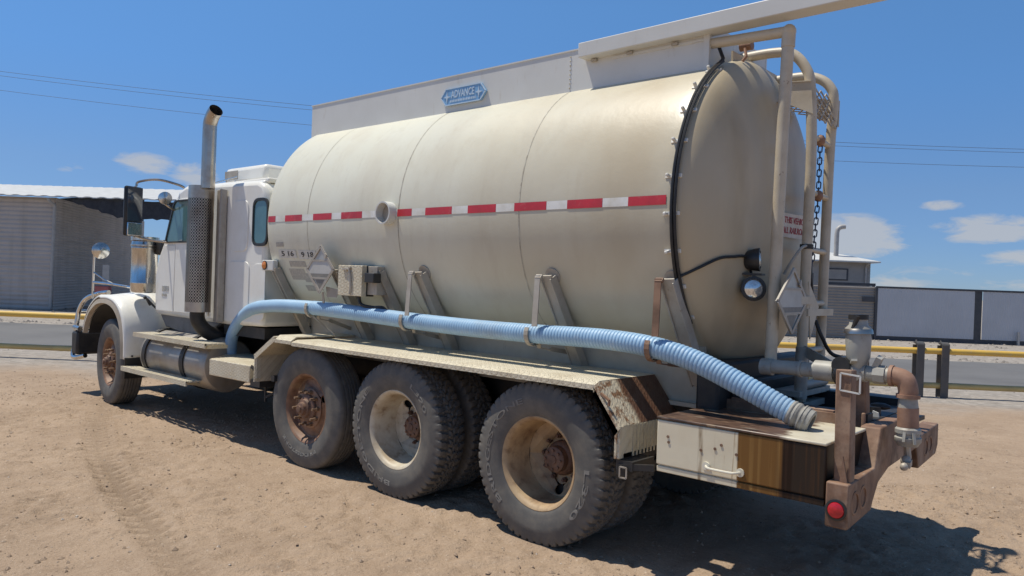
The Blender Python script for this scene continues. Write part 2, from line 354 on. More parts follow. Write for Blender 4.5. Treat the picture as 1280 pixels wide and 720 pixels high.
X, Y = np.meshgrid(gx, gy, indexing='ij')
TRACK = [(x - CAM.x, y - CAM.y) for x, y in ((7.2, 1.0), (6.55, 1.28), (5.5, 1.74), (4.53, 2.1), (3.43, 2.42), (2.45, 2.66), (1.5, 2.84), (.7, 3.0), (-.5, 3.15))]
TR = [((dx * E1.x + dy * E1.y), (dx * E2.x + dy * E2.y)) for dx, dy in TRACK]
tp = np.array([tuple(p)[:2] for p in smooth_path([(a, b, 0) for a, b in TR], 14)])
def ground_z(X, Y):
    near = np.clip((11.9 - Y) / 2.0, 0, 1) * np.clip((Y + 6) / 3, 0, 1) * np.clip((26 - np.abs(X)) / 8, 0, 1)
    z = vnoise(X, Y, .55) * .03 + vnoise(X, Y, 1.7, 1) * .022 + vnoise(X, Y, 4.6, 2) * .015
    fine = np.clip((11 - Y) / 3, 0, 1) * np.clip((9 - np.abs(X + 1.5)) / 2, 0, 1)
    patch = np.clip(vnoise(X, Y, .9, 7) * 3 + .75, .25, 1.3)
    z += (np.abs(vnoise(X + vnoise(X, Y, 3, 21) * .3, Y, 8.5, 3)) * .034 + vnoise(X, Y, 14, 4) * .018 + vnoise(X, Y, 27, 5) * .013) * fine * patch
    # worn tyre tracks
    tmask = np.zeros(X.shape)
    for off in (0.0,):
        best = np.full(X.shape, 9.0); along = np.zeros(X.shape); m = (Y < 12) & (Y > 0) & (np.abs(X) < 12); acc = 0
        side = np.zeros(X.shape); bx = X[m]; by = Y[m]; bb = np.full(bx.shape, 9.0); ba = np.zeros(bx.shape); bs = np.zeros(bx.shape)
        for i in range(len(tp) - 1):
            a = tp[i].copy(); b = tp[i + 1].copy(); d = b - a; l = np.hypot(*d); n = np.array([-d[1], d[0]]) / l
            t = np.clip(((bx - a[0]) * d[0] + (by - a[1]) * d[1]) / l ** 2, 0, 1)
            px = bx - a[0] - d[0] * t; py = by - a[1] - d[1] * t; q = px * n[0] + py * n[1]; dd = np.abs(q - off) + np.where((t == 0) | (t == 1), np.abs(px * d[0] + py * d[1]) / l * 2, 0)
            u = dd < bb; bb[u] = dd[u]; ba[u] = acc + (t * l)[u]; bs[u] = (q - off)[u]; acc += l
        inside = np.clip((.125 - bb) / .02, 0, 1); rim = np.exp(-((bb - .15) / .025) ** 2)
        lug = (np.sin((ba + np.abs(bs) * .8) * 2 * PI / .135) > .1) * (np.abs(bs) > .03)
        fade = .5 + .5 * np.clip(vnoise(bx, by, 1.3, 11) * 3 + .5, 0, 1)
        tmask[m] = np.maximum(tmask[m], (inside * (.12 + .88 * (1 - lug)) + .25 * rim) * fade)
        z[m] = z[m] * (1 - .7 * inside) + (-.016 * inside + .020 * lug * inside + .014 * rim) * fade
    global TMASK
    TMASK = tmask
    return z * near
Z = ground_z(X, Y); TM0 = TMASK.copy()
nx, ny = X.shape
WX = O2.x + E1.x * X + E2.x * Y; WY = O2.y + E1.y * X + E2.y * Y
# keep the dirt pressed down to the tyres' level under the wheels
for (cx_, cy_) in ((0, 1.06), (0, .73), (1.386, 1.06), (1.386, .73), (2.57, 1.03), (6.75, 1.0), (6.75, -1.0)):
    g = np.exp(-(((WX - cx_) / .32) ** 2 + ((WY - cy_) / .22) ** 2) ** 2); Z = Z * (1 - g) + .004 * g
V = np.stack([WX.ravel(), WY.ravel(), Z.ravel()], 1)
i = np.arange(nx - 1)[:, None] * ny + np.arange(ny - 1)[None]; i = i.ravel()
Fq = np.stack([i, i + ny, i + ny + 1, i + 1], 1)
me = bpy.data.meshes.new('ground'); me.vertices.add(len(V)); me.vertices.foreach_set('co', V.astype(np.float32).ravel())
me.loops.add(Fq.size); me.loops.foreach_set('vertex_index', Fq.astype(np.int32).ravel()); me.polygons.add(len(Fq)); me.polygons.foreach_set('loop_start', np.arange(0, Fq.size, 4, dtype=np.int32))
me.update(calc_edges=True); me.validate(); me.polygons.foreach_set('use_smooth', [True] * len(me.polygons))
if me.polygons[0].normal.z < 0: me.flip_normals()
at = me.attributes.new('track', 'FLOAT', 'POINT'); at.data.foreach_set('value', TM0.astype(np.float32).ravel())
gm = mat('yard dirt', (.41, .303, .215), (.33, .24, .168), 1.3, .35, .68, rough=.92, bump=(42, .9, .02), spec=.12,
         layers=[((.44, .335, .245), 4.5, .5, .75, (1, 1, 1), .6), ((.225, .155, .105), 5, .55, .75, (1, 1, 1), .55), ((.56, .46, .36), 48, .60, .70, (1, 1, 1), .7), ((.17, .12, .085), 62, .60, .70, (1, 1, 1), .75), ((.25, .18, .125), 20, .56, .7, (1, 1, 1), .5)])
# browner disturbed dirt in the wheel track; colour between lugs stands in for weak shading
Ng, Lg, bg_ = nodes_of(gm); src = bg_.inputs['Base Color'].links[0].from_socket
an = Ng.new('ShaderNodeAttribute'); an.attribute_name = 'track'; mt = Ng.new('ShaderNodeMix'); mt.data_type = 'RGBA'
mk_ = Ng.new('ShaderNodeMath'); mk_.operation = 'MULTIPLY'; mk_.inputs[1].default_value = .68; Lg.new(an.outputs['Fac'], mk_.inputs[0]); Lg.new(mk_.outputs[0], mt.inputs['Factor'])
Lg.new(src, mt.inputs['A']); mt.inputs['B'].default_value = (.22, .16, .11, 1); Lg.new(mt.outputs['Result'], bg_.inputs['Base Color'])
# grey gravel takes over towards the road and beyond it
Ng, Lg, bg_ = nodes_of(gm); src = bg_.inputs['Base Color'].links[0].from_socket
geo = Ng.new('ShaderNodeNewGeometry'); vm = Ng.new('ShaderNodeVectorMath'); vm.operation = 'DOT_PRODUCT'; Lg.new(geo.outputs['Position'], vm.inputs[0]); vm.inputs[1].default_value = E2
gn = Ng.new('ShaderNodeTexNoise'); gn.inputs['Scale'].default_value = .9; gn.inputs['Detail'].default_value = 7; Lg.new(geo.outputs['Position'], gn.inputs['Vector'])
ma = Ng.new('ShaderNodeMath'); ma.operation = 'MULTIPLY_ADD'; Lg.new(gn.outputs['Fac'], ma.inputs[0]); ma.inputs[1].default_value = 2.2; Lg.new(vm.outputs['Value'], ma.inputs[2])
base = O2.dot(E2)
mr = Ng.new('ShaderNodeMapRange'); mr.inputs['From Min'].default_value = base + 12.3; mr.inputs['From Max'].default_value = base + 13.7; Lg.new(ma.outputs[0], mr.inputs['Value'])
vn = Ng.new('ShaderNodeTexVoronoi'); vn.inputs['Scale'].default_value = 11; Lg.new(geo.outputs['Position'], vn.inputs['Vector'])
vr = Ng.new('ShaderNodeMix'); vr.data_type = 'RGBA'; vr.inputs['A'].default_value = (.25, .225, .20, 1); vr.inputs['B'].default_value = (.42, .375, .33, 1); Lg.new(vn.outputs['Color'], vr.inputs['Factor'])
mx2 = Ng.new('ShaderNodeMix'); mx2.data_type = 'RGBA'; Lg.new(mr.outputs[0], mx2.inputs['Factor']); Lg.new(src, mx2.inputs['A']); Lg.new(vr.outputs['Result'], mx2.inputs['B'])
Lg.new(mx2.outputs['Result'], bg_.inputs['Base Color'])
me.materials.append(gm)
go = bpy.data.objects.new('ground', me); COL.objects.link(go); tag(go, 'pale brown dirt yard with tyre tracks', 'ground', kind='structure')

# loose stones: one mass nobody could count
def stones(name, pts, sizes, m, label, kind='stuff'):
    V = []; F = []
    base = [(1, 0, 0), (-1, 0, 0), (0, 1, 0), (0, -1, 0), (0, 0, 1), (0, 0, -1)]
    fs = [(0, 2, 4), (2, 1, 4), (1, 3, 4), (3, 0, 4), (2, 0, 5), (1, 2, 5), (3, 1, 5), (0, 3, 5)]
    for (p, s) in zip(pts, sizes):
        o = len(V); rz = random.random() * 6; c, sn = math.cos(rz), math.sin(rz)
        for b in base:
            k = s * (.65 + random.random() * .7); x, y, z = b[0] * k, b[1] * k * .8, b[2] * k * .6
            V.append((p[0] + x * c - y * sn, p[1] + x * sn + y * c, p[2] + z + s * .12))
        F += [tuple(i + o for i in f) for f in fs]
    mb = MB(); mb.v = V; mb.f = F
    return tag(mb.build(name, m, smooth=0), label, 'gravel', kind=kind)
M_['stone'] = mat('stones', (.42, .325, .24), (.26, .19, .135), 9, .42, .6, rough=.9, layers=[((.58, .50, .42), 13, .56, .62, (1, 1, 1), .8), ((.12, .085, .065), 17, .62, .66, (1, 1, 1), .8)])
M_['rubble'] = mat('grey rubble', (.36, .32, .28), (.19, .165, .145), 3, .42, .6, rough=.9)
P = []; S = []
NS = 15000; sx_ = rng.uniform(-9, 5.5, NS); sy_ = 1.5 + 10 * rng.random(NS) ** 1.35; gz = ground_z(sx_[:, None], sy_[:, None])[:, 0]
for a, b, c in zip(sx_, sy_, gz):
    q = BG(a, b); P.append((q.x, q.y, c)); S.append(.0035 + .011 * random.random() ** 3.5 + (.014 if random.random() < .006 else 0))
stones('gravel', P, S, 'stone', 'small loose stones scattered over the dirt yard')
P = []; S = []
while len(P) < 9000:
    a, b = random.uniform(-9, 4.5), 2.0 + 9 * random.random() ** 1.2
    if vnoise(np.array([a * 1.0]), np.array([b * 1.0]), .8, 31)[0] + vnoise(np.array([a * 1.0]), np.array([b * 1.0]), 2.6, 33)[0] * .6 < (.12 if a > -6.2 else -.05) and random.random() > .12: continue
    q = BG(a, b); P.append((q.x, q.y, float(ground_z(np.array([[a]]), np.array([[b]]))[0, 0]))) if False else P.append((q.x, q.y, (a, b))); S.append(.005 + .017 * random.random() ** 2.6)
cz = ground_z(np.array([[p[2][0]] for p in P]), np.array([[p[2][1]] for p in P]))[:, 0]
P = [(p[0], p[1], z_) for p, z_ in zip(P, cz)]
M_['clod'] = mat('dirt clods', (.40, .29, .20), (.29, .21, .145), 7, .4, .65, rough=.95)
stones('dirt_clods', P, S, 'clod', 'crumbled clods of dry dirt scattered over the yard')
P = []; S = []
for k in range(2600):
    a = random.uniform(-24, 24); b = random.choice([random.gauss(21.3, .3), random.uniform(21, 29), random.gauss(14.7, .35), random.gauss(28.9, .4)])
    q = BG(a, b); P.append((q.x, q.y, 0)); S.append(.02 + .06 * random.random() ** 2.5)
stones('rubble', P, S, 'rubble', 'grey stones and rubble along both edges of the road')

# road
M_['asphalt'] = mat('asphalt', (.15, .146, .144), (.115, .112, .112), .5, .4, .7, rough=.85, bump=(60, .3, .004), layers=[((.20, .18, .155), 2.5, .58, .8, (1, 1, 1), .5), ((.07, .07, .07), 30, .6, .72, (1, 1, 1), .4)])
rd = MB(); n = 420; xs = np.linspace(-320, 320, n)
xs = np.sign(xs) * np.abs(xs / 320) ** 2.2 * 320
e = lambda k: (random.random() - .5) * k
rows = [[BG(x, y + (e(.16) if j in (0, 3) else 0), .006) for x in xs] for j, y in enumerate((15.35, 15.7, 20.4, 20.8))]
rd.v = [tuple(p) for r in rows for p in r]
rd.f = [(j * n + i, j * n + i + 1, (j + 1) * n + i + 1, (j + 1) * n + i) for j in range(3) for i in range(n - 1)]
tag(rd.build('road', 'asphalt'), 'grey two lane asphalt road behind the yellow pipe rail', 'road', kind='structure')

# ------------------------------------------------------------------ street furniture and buildings
M_['yellow'] = mat('yellow pipe paint', (.72, .46, .085), (.62, .40, .10), 3, .4, .7, rough=.5, layers=[((.55, .45, .30), 9, .6, .8, (1, 1, 1), .6), ((.2, .09, .04), 22, .68, .75, (1, 1, 1), .7)])
M_['tan_pipe'] = mat('faded pipe', (.58, .43, .17), (.45, .33, .14), 3, .4, .7, rough=.6)
M_['post'] = mat('weathered post steel', (.085, .085, .085), (.13, .11, .095), 8, .4, .7, rough=.6)
def fence_rail():
    root = empty('pipe_guard_rail', BG(0, 13.1), BGA)
    tag(root, 'yellow horizontal pipe rail with a lower pipe and dark looped posts beside the road', 'guard rail')
    m = MB(); m.tube([(-60, 0, .775), (60, 0, .755)], .05, 14); m.build('top_rail', 'yellow', root)
    m = MB(); m.tube([(-60, .0, .2), (60, 0, .19)], .048, 14); m.build('lower_rail', 'tan_pipe', root)
    for px in (-30, -29.55, 6.12, 6.52, 30, 30.45):
        m = MB(); wd = .06
        m.box(px - wd, px + wd, -.075, -.058, 0, .86); m.box(px - wd, px + wd, .085, .10, 0, .86)
        arc = [(math.cos(a) * .0875 + .0125, math.sin(a) * .05 + .86) for a in np.linspace(0, PI, 9)]
        for (a, b) in zip(arc[:-1], arc[1:]): m.bar((px, a[0], a[1]), (px, b[0], b[1]), wd * 2, .015, up=(0, -math.cos(1), 1))
        m.build('post', 'post', root)
fence_rail()

def corrug(x0, x1, z0, z1, y, pitch, depth, vertical=True, n=None):
    """corrugated sheet with a little thickness, facing -y"""
    m = MB(); L_ = (x1 - x0) if vertical else (z1 - z0); k = int(L_ / pitch * 4)
    for side, dy in ((0, 0), (1, .004)):
        V = []
        for i in range(k + 1):
            t = i / k; off = depth * (.5 - .5 * (1 if (i % 4) in (1, 2) else -1)) + dy
            if vertical: V += [(x0 + L_ * t, y + off, z0), (x0 + L_ * t, y + off, z1)]
            else: V += [(x0, y + off, z0 + L_ * t), (x1, y + off, z0 + L_ * t)]
        m.add(V, [(2 * i, 2 * i + 2, 2 * i + 3, 2 * i + 1) for i in range(k)])
    return m
M_['wall_left'] = mat('taupe sheet wall', (.50, .44, .40), (.43, .38, .345), .7, .35, .7, rough=.7, layers=[((.26, .22, .19), 2.2, .5, .8, (.25, .25, 2), .5), ((.30, .26, .22), .9, .5, .7, (2.5, 2.5, .3), .45)])
M_['roof_white'] = mat('white roof sheet', (.62, .615, .59), (.54, .53, .50), 2, .4, .7, rough=.5)
M_['gutter'] = mat('grey drainpipe', (.42, .40, .38), (.35, .33, .31), 5, rough=.5)
M_['cloth'] = mat('dark shade cloth', (.030, .034, .045), (.045, .05, .06), 7, rough=.85)  # also fills the gable, where it stands in for shade
M_['fence_sheet'] = mat('pale grey fence sheet', (.50, .50, .52), (.45, .45, .465), .8, .4, .7, rough=.55, layers=[((.36, .33, .30), 3, .6, .85, (1, 1, .4), .4)])
M_['dark_frame'] = mat('dark fence frame', (.05, .052, .06), (.07, .07, .075), 5, rough=.6)
M_['block'] = mat('grey brown block', (.30, .265, .235), (.25, .22, .195), 1.5, .4, .7, rough=.8, layers=[((.17, .15, .13), 6, .6, .8, (1, 1, 1), .4)])
M_['house_wall'] = mat('grey siding', (.34, .315, .29), (.29, .27, .25), 2, rough=.7)

# shed on the left: front wall along the road, gable wall running back, roof carried on over an open bay
shed = empty('metal_shed', BG(-18.4, 27.45), BGA)
tag(shed, 'long taupe metal shed with a white roof edge beyond the road', 'shed')
m = corrug(-16, 0, 0, 4.16, 0, .16, .018, vertical=False); m.build('front_wall', 'wall_left', shed, smooth=0)
def shed_side():
    k = 160; V = []; F = []
    ang = R(105)
    d = Vector((math.cos(ang), math.sin(ang), 0)) ; nrm = Vector((d.y, -d.x, 0))
    Lw = 12.5
    for i in range(k + 1):
        z = 4.16 * i / k; off = .010 * (1 if (i % 4) in (1, 2) else 0)
        V += [nrm * off + Vector((0, 0, z)), d * Lw + nrm * off + Vector((0, 0, z))]
    m = MB(); m.add(V, [(2 * i, 2 * i + 1, 2 * i + 3, 2 * i + 2) for i in range(k)])
    m.add([v - nrm * .05 for v in V], [(2 * i, 2 * i + 1, 2 * i + 3, 2 * i + 2) for i in range(k)])
    m.build('gable_wall', 'wall_left', shed, smooth=0)
    g = MB(); g.prism([(-.10, .06, 4.12), tuple(d * Lw - nrm * .08 + Vector((0, 0, 4.12))), tuple(d * Lw - nrm * .08 + Vector((0, 0, 5.66)))], nrm * .05); g.build('gable_shade_infill', 'cloth', shed, smooth=0)  # dark sheet added to stand in for the shade in the gable void
shed_side()
m = MB(); k = 200
V = []; F = []
for i in range(k + 1):
    x = -16 + i * (27.0 / k); o = .028 * (1 if (i % 4) in (1, 2) else 0)
    V += [(x, -.45, 4.17 + o), (x, 11, 5.75 + o), (x, -.45, 4.135 + o), (x, 11, 5.70 + o)]
for i in range(k):
    a = 4 * i; F += [(a, a + 4, a + 5, a + 1), (a + 2, a + 6, a + 7, a + 3), (a, a + 4, a + 6, a + 2)]
m.add(V, F); m.build('roof', 'roof_white', shed, smooth=0)
m = MB(); m.tube(smooth_path([(-.05, -.38, 4.1), (-.02, -.3, 3.98), (.02, -.12, 3.85), (.02, -.09, 3.6)], 5) + [(-.03, -.09, 0.05)], .055, 10); m.build('downpipe', 'gutter', shed)
# awning of shade cloth on posts
aw = empty('shade_cloth_awning', BG(-17.9, 27.3), BGA)
tag(aw, 'dark shade cloth hanging under the white roof edge behind the truck mirror', 'awning')
m = MB(); k = 60; V = []
for i in range(k + 1):
    x = .3 + 11.2 * i / k; drop = min(.62, .02 + x * .29) + .006 * x
    y = -.12 + .05 * math.sin(i * 1.7) + .02 * math.sin(i * 4.1)
    V += [(x, y, 4.1), (x, y + .03, 4.1 - drop - .03 * math.sin(i * 2.3))]
m.add(V, [(2 * i, 2 * i + 2, 2 * i + 3, 2 * i + 1) for i in range(k)]); m.add([(a, b + .012, c) for a, b, c in V], [(2 * i, 2 * i + 2, 2 * i + 3, 2 * i + 1) for i in range(k)])
m.build('cloth', 'cloth', aw, smooth=60)
for px in (5.2, 10.6):
    m = MB(); m.tube([(px - 6.3 + 5.2, 7.2, 0), (px - 6.3 + 5.2, 7.2, 4.6)], .09, 10); m.build('post', 'dark_frame', aw)
rb = empty('wall_hose_box', BG(-16.2, 26.95, 0), BGA)
tag(rb, 'small red box on a stand in front of the taupe shed', 'box')
m = MB(); m.box(-.26, .26, -.12, .12, .62, .98); m.build('case', mat('faded red box', (.42, .12, .11), (.34, .1, .09), 5, rough=.6), rb, bevel=.03)
m = MB(); m.box(-.05, .05, -.04, .04, 0, .62); m.box(-.12, .12, .13, .2, 0, 1.75); m.build('stand', 'gutter', rb)

# wall and sheet fence on the right
fn = empty('sheet_fence', BG(12.15, 29.5), BGA)
tag(fn, 'pale grey sheet fence with dark posts on the right across the road', 'fence')
m = corrug(.04, 3.58, .16, 1.95, 0, .09, .006); m.build('sheet_panel', 'fence_sheet', fn, smooth=0)
m = corrug(3.88, 17.0, .16, 1.95, 0, .09, .006); m.build('sheet_panel', 'fence_sheet', fn, smooth=0)
m = MB(); m.box(-.02, 17, -.02, .05, 1.95, 2.02); m.build('top_bar', 'dark_frame', fn)
m = MB(); m.box(3.6, 3.86, .02, .1, 0, 1.95); m.build('post', 'dark_frame', fn)
m = MB(); m.box(-.05, .035, -.03, .09, 0, 1.98); m.build('post', 'dark_frame', fn)
m = MB(); m.box(0.04, 17, .03, .09, 0, .16); m.build('base_shade_strip', 'dark_frame', fn)  # dark strip standing in for the shadow beneath the fence
for px in (5.1, 6.6):
    m = MB(); m.box(px, px + .07, -.16, -.09, 0, .5); m.build('bottom_stake', 'gutter', fn)
bw = empty('ribbed_wall', BG(12.1, 29.55), BGA)
tag(bw, 'low grey brown ribbed wall left of the sheet fence', 'wall')
m = corrug(-26, 0, 0, 2.0, 0, .105, .02, vertical=False); m.build('panel', 'block', bw, smooth=0)
m = MB(); m.box(-26, 0, .03, .2, 0, 2.0); m.build('core', 'block', bw)
m = MB(); m.box(-.45, .03, -.05, -.012, 1.42, 1.6); m.box(-.42, .03, -.05, -.012, .12, .3); m.build('hinge', 'dark_frame', bw)

hs = empty('grey_outbuilding', BG(14.5, 36), BGA)
tag(hs, 'grey outbuilding with a white hipped roof behind the ribbed wall', 'building')
m = MB()
for i in range(22): z = .0 + i * .145; m.prism([(-7.5, -.0, z), (-7.5, -.022, z), (-7.5, -.006, z + .144), (-7.5, .0, z + .144)], (7.5, 0, 0))
m.box(-7.5, 0, 0.001, 6, 0, 3.19); m.build('wall', 'house_wall', hs, smooth=0)
m = MB(); m.add([(-7.9, -.45, 3.2), (.28, -.45, 3.2), (.28, 6.4, 3.2), (-7.9, 6.4, 3.2), (-5, 2.9, 4.0), (-2.6, 2.9, 4.0), (-7.9, -.45, 3.14), (.28, -.45, 3.14), (.28, 6.4, 3.14), (-7.9, 6.4, 3.14)],
              [(0, 1, 5, 4), (1, 2, 5), (2, 3, 4, 5), (3, 0, 4), (0, 6, 7, 1), (1, 7, 8, 2), (2, 8, 9, 3), (3, 9, 6, 0), (6, 9, 8, 7)])
m.build('roof', 'roof_white', hs, smooth=0)
wf = MB(); wf.box(-2.2, -1.0, -.05, -.025, 2.3, 2.85); wo = wf.build('window', 'dark_frame', hs)
m = MB(); m.box(-2.12, -1.08, -.056, -.048, 2.36, 2.79); m.build('pane', 'house_wall', wo)
m = MB(); m.tube([(-.22, -.38, 3.12), (-.22, -.06, 2.95), (-.22, -.06, 0)], .04, 8); m.build('downpipe', 'gutter', hs)
m = MB(); m.box(-2.5, -.1, -.9, -.75, 2.08, 2.2); m.box(-2.5, -2.42, -.88, -.78, 0, 2.08); m.box(-.2, -.12, -.88, -.78, 0, 2.08); m.build('beam', 'dark_frame', hs)
m = MB(); m.tube(smooth_path([(-1.35, .6, 3.3), (-1.35, .6, 4.2), (-1.33, .6, 4.62), (-1.2, .6, 4.78), (-.98, .6, 4.82)], 6), .11, 12, caps=False); m.build('vent_pipe', 'gutter', hs)

# overhead wires: one slack span each, pole to pole well outside the picture
poles = []
for k, bx in enumerate((-75, 75)):
    p = empty('utility_pole', BG(bx, 45), BGA); tag(p, 'wooden utility pole carrying the overhead wires', 'pole', 'utility poles')
    m = MB(); m.tube([(0, 0, 0), (0, 0, 20.5)], .15, 10, radii=[.17, .11]); m.build('trunk', mat('pole wood', (.16, .12, .09), (.11, .085, .065), 4, rough=.85), p)
    m = MB(); m.box(-.06, .06, -1, 1, 19.4, 19.55); m.build('crossarm', 'post', p)
    poles.append(p)
def sag(z0, z1, z2, x0, x1, x2, x):
    return z0 * (x - x1) * (x - x2) / ((x0 - x1) * (x0 - x2)) + z1 * (x - x0) * (x - x2) / ((x1 - x0) * (x1 - x2)) + z2 * (x - x0) * (x - x1) / ((x2 - x0) * (x2 - x1))
for lab, (a, b, c), dy in (('thin upper overhead wire crossing the sky', (13.05, 11.47, 10.06), 0), ('thin lower overhead wire crossing the sky', (12.30, 10.71, 9.37), .8), ('thin overhead wire doubled close to the upper one', (13.17, 11.56, 10.10), -.8)):
    m = MB(); m.tube([tuple(BG(x, 45 + dy, sag(a, b, c, -33.9, -14.9, 26.4, x))) for x in np.linspace(-75, 75, 40)], .010, 6)
    tag(m.build('overhead_wire', 'post'), lab, 'wire', 'overhead wires')

# ================================================================== the tanker truck
truck = empty('tanker_truck', (0, 0, 0))
tag(truck, 'dusty cream and white tanker truck with tank, twin rear wheels and chrome exhaust stack', 'truck')
def part(mb, name, m, parent=None, bevel=0, smooth=40): return mb.build(name, m, truck if parent is None else parent, bevel, smooth)
def letters(name, txt, size, origin, xdir, ydir, m, parent, depth=.002, bold=0, width=None, height=None):
    V, F = text_geo(txt, 1.0, .5, bold)
    V = np.array(V); wd = V[:, 0].max() - V[:, 0].min(); ht = V[:, 1].max() - V[:, 1].min()
    sx = (width / wd) if width else size; sy = (height / ht) if height else sx if width else size
    xd = Vector(xdir).normalized(); yd = Vector(ydir).normalized(); zd = xd.cross(yd); o = Vector(origin)
    mb = MB(); mb.add([o + xd * (v[0] * sx) + yd * (v[1] * sy) + zd * (v[2] * 2 * depth) for v in V], F)
    return mb.build(name, m, parent, smooth=0)

# ---- wheels
TR_ = .52
def tyre_mesh(kind):
    half = [(.100, .286), (.112, .292), (.120, .305), (.1235, .312), (.1265, .318), (.131, .335), (.1335, .345), (.1355, .352), (.1395, .375), (.142, .400), (.1425, .412), (.1405, .428), (.138, .440), (.1365, .448), (.1335, .462), (.130, .476)]
    if kind == 'drive': tread = [(.127, .490), (.122, .504), (.115, .512), (.105, .515)] + [(u, TR_ - .003 * (u / .1) ** 2) for u in np.linspace(.098, 0, 15)]
    else: tread = [(.127, .486), (.123, .496), (.118, .505), (.110, .511), (.104, .513)] + [(u, TR_ - .004 * (u / .1) ** 2) for u in np.linspace(.098, 0, 29)]
    half = half + tread
    prof = half + [(-u, r) for u, r in half[-2::-1]]
    nt = 52 * 8 if kind == 'drive' else 120
    mb = MB(); V = []
    for k in range(nt):
        th = 2 * PI * k / nt; c, s_ = math.cos(th), math.sin(th)
        for (u, r) in prof:
            rr = r
            if kind == 'drive' and r > .470:
                q = k / 8.0; sg = .5 if u < 0 else 0
                au = abs(u)
                if au > .045: ph = (q + sg + (au - .045) * 3.5) % 1; lug = ph < .34
                else: ph = (q * 1 + sg + (au) * 7) % 1; lug = ph < .26
                zig = abs(au - .045 - .006 * (1 if (int(q * 2) % 2) else -1)) < .0075
                zig = zig or (au < .006)
                dep = .015 if r > .50 else .007
                if lug or (zig and r > .5): rr = r - dep
            if kind == 'rib' and r > .5:
                au = abs(u); wv = .0016 * math.sin(k * 2 * PI / 4)
                if any(abs(au - g + wv) < .0045 for g in (.03, .066)) or au < .0042: rr = r - .011
            if kind == 'rib' and .49 < r < .512 and k % 2 == 0 and abs(u) > .108: rr = r - .002
            V.append((rr * c, u, rr * s_))
    m = len(prof); F = []
    for k in range(nt):
        j = (k + 1) % nt
        for a in range(m - 1): F.append((k * m + a, k * m + a + 1, j * m + a + 1, j * m + a))
    mb.add(V, F); return mb

def disc_holes(nh, r_in, r_out, u_in, u_out, hole=.5, seg=48):
    """wheel disc with nh round hand holes, and the short tunnels behind them"""
    mb = MB(); V = []; F = []
    for h in range(nh):
        o = len(V); tw = 2 * PI / nh
        for layer in range(3):
            for k in range(seg):
                a = 2 * PI * (k + .5) / seg; c, s_ = math.cos(a), math.sin(a)
                if layer == 0:
                    sc = 1 / max(abs(c), abs(s_)); x, y = c * sc, s_ * sc
                else: x, y = c * .26 * nh / 5, s_ * hole
                th = h * tw + x * tw / 2; t = (y + 1) / 2; r = r_in + (r_out - r_in) * t; u = u_in + (u_out - u_in) * t
                if layer == 2: u -= .012
                V.append((r * math.cos(th), u, r * math.sin(th)))
        for layer in range(2):
            for k in range(seg):
                j = (k + 1) % seg
                F.append((o + layer * seg + k, o + layer * seg + j, o + (layer + 1) * seg + j, o + (layer + 1) * seg + k))
    return mb.add(V, F)

def wheel_meshes(kind, dish):
    ty = tyre_mesh(kind)
    rim = MB(); AX = (0, 1, 0); back = MB()
    if dish:    # outer wheel of a pair: deep barrel with the disc far inboard
        rim.lathe([(.104, .285), (.112, .297), (.116, .299), (.118, .295), (.112, .283), (.100, .272), (.085, .266), (.02, .258), (-.06, .252), (-.085, .249), (-.10, .245)], ax=AX, seg=64)
        d = disc_holes(2, .165, .245, -.150, -.10, .80); rim.add(d.v, d.f)
        rim.lathe([(-.150, .165), (-.156, .155), (-.156, .08)], ax=AX, seg=48)
        rim.lathe([(-.10, .245), (-.112, .285)], ax=AX, seg=48)
        back.lathe([(-.1665, .262), (-.1665, .02)], ax=AX, seg=40)
    else:       # single wheel: disc carried well out
        rim.lathe([(.104, .285), (.112, .297), (.116, .299), (.118, .295), (.112, .283), (.098, .272), (.070, .266), (.045, .255), (.040, .245)], ax=AX, seg=64)
        d = disc_holes(2, .172, .245, .078, .040, .80); rim.add(d.v, d.f)
        rim.lathe([(.078, .172), (.084, .162), (.084, .08)], ax=AX, seg=48)
        rim.lathe([(.04, .245), (-.112, .27), (-.112, .285)], ax=AX, seg=48)
        back.lathe([(-.02, .26), (-.02, .02)], ax=AX, seg=40)
    hub = MB(); b0 = -.155 if dish else .084
    if dish:
        hub.lathe([(b0, .115), (b0 + .03, .112), (b0 + .05, .098), (b0 + .055, .085), (b0 + .10, .082), (b0 + .108, .07), (b0 + .112, .03), (b0 + .118, .028), (b0 + .118, .001)], ax=AX, seg=32)
        for k in range(8):
            a = k * PI / 4; c = Vector((math.cos(a) * .062, b0 + .108, math.sin(a) * .062)); hub.cyl(c, c + Vector((0, .012, 0)), .009, 6)
    else:
        hub.lathe([(b0, .118), (b0 + .02, .114), (b0 + .03, .10), (b0 + .034, .082), (b0 + .055, .074), (b0 + .06, .056), (b0 + .085, .052), (b0 + .09, .045), (b0 + .092, .001)], ax=AX, seg=32)
    st = MB()
    for k in range(1):
        c = Vector((.143, b0, 0))
        st.cyl(c, c + Vector((0, .026, 0)), .0175, 6); st.cyl(c + Vector((0, .026, 0)), c + Vector((0, .04 if dish else .066, 0)), .0105, 8)
    if not dish: hub.lathe([(b0 + .09, .03), (b0 + .105, .028), (b0 + .108, .001)], ax=AX, seg=16)
    return ty, rim, hub, st, back
WM_ = {}
def mk(kind, dish, rimmat):
    key = (kind, dish, rimmat)
    if key not in WM_:
        ty, rim, hub, st, back = wheel_meshes(kind, dish)
        obs = [ty.build('tyre', 'rubber', smooth=32), rim.build('rim', rimmat, smooth=35), hub.build('hub', 'hub_rust', smooth=35), st.build('stud', 'hub_rust' if dish else 'stud', smooth=35), back.build('hole_shade_disc', 'black')]  # last one: flat black disc painting the shade behind the hand holes
        WM_[key] = [(o.name.split('.')[0], o.data) for o in obs]
        for o in obs: bpy.data.objects.remove(o)
    return WM_[key]
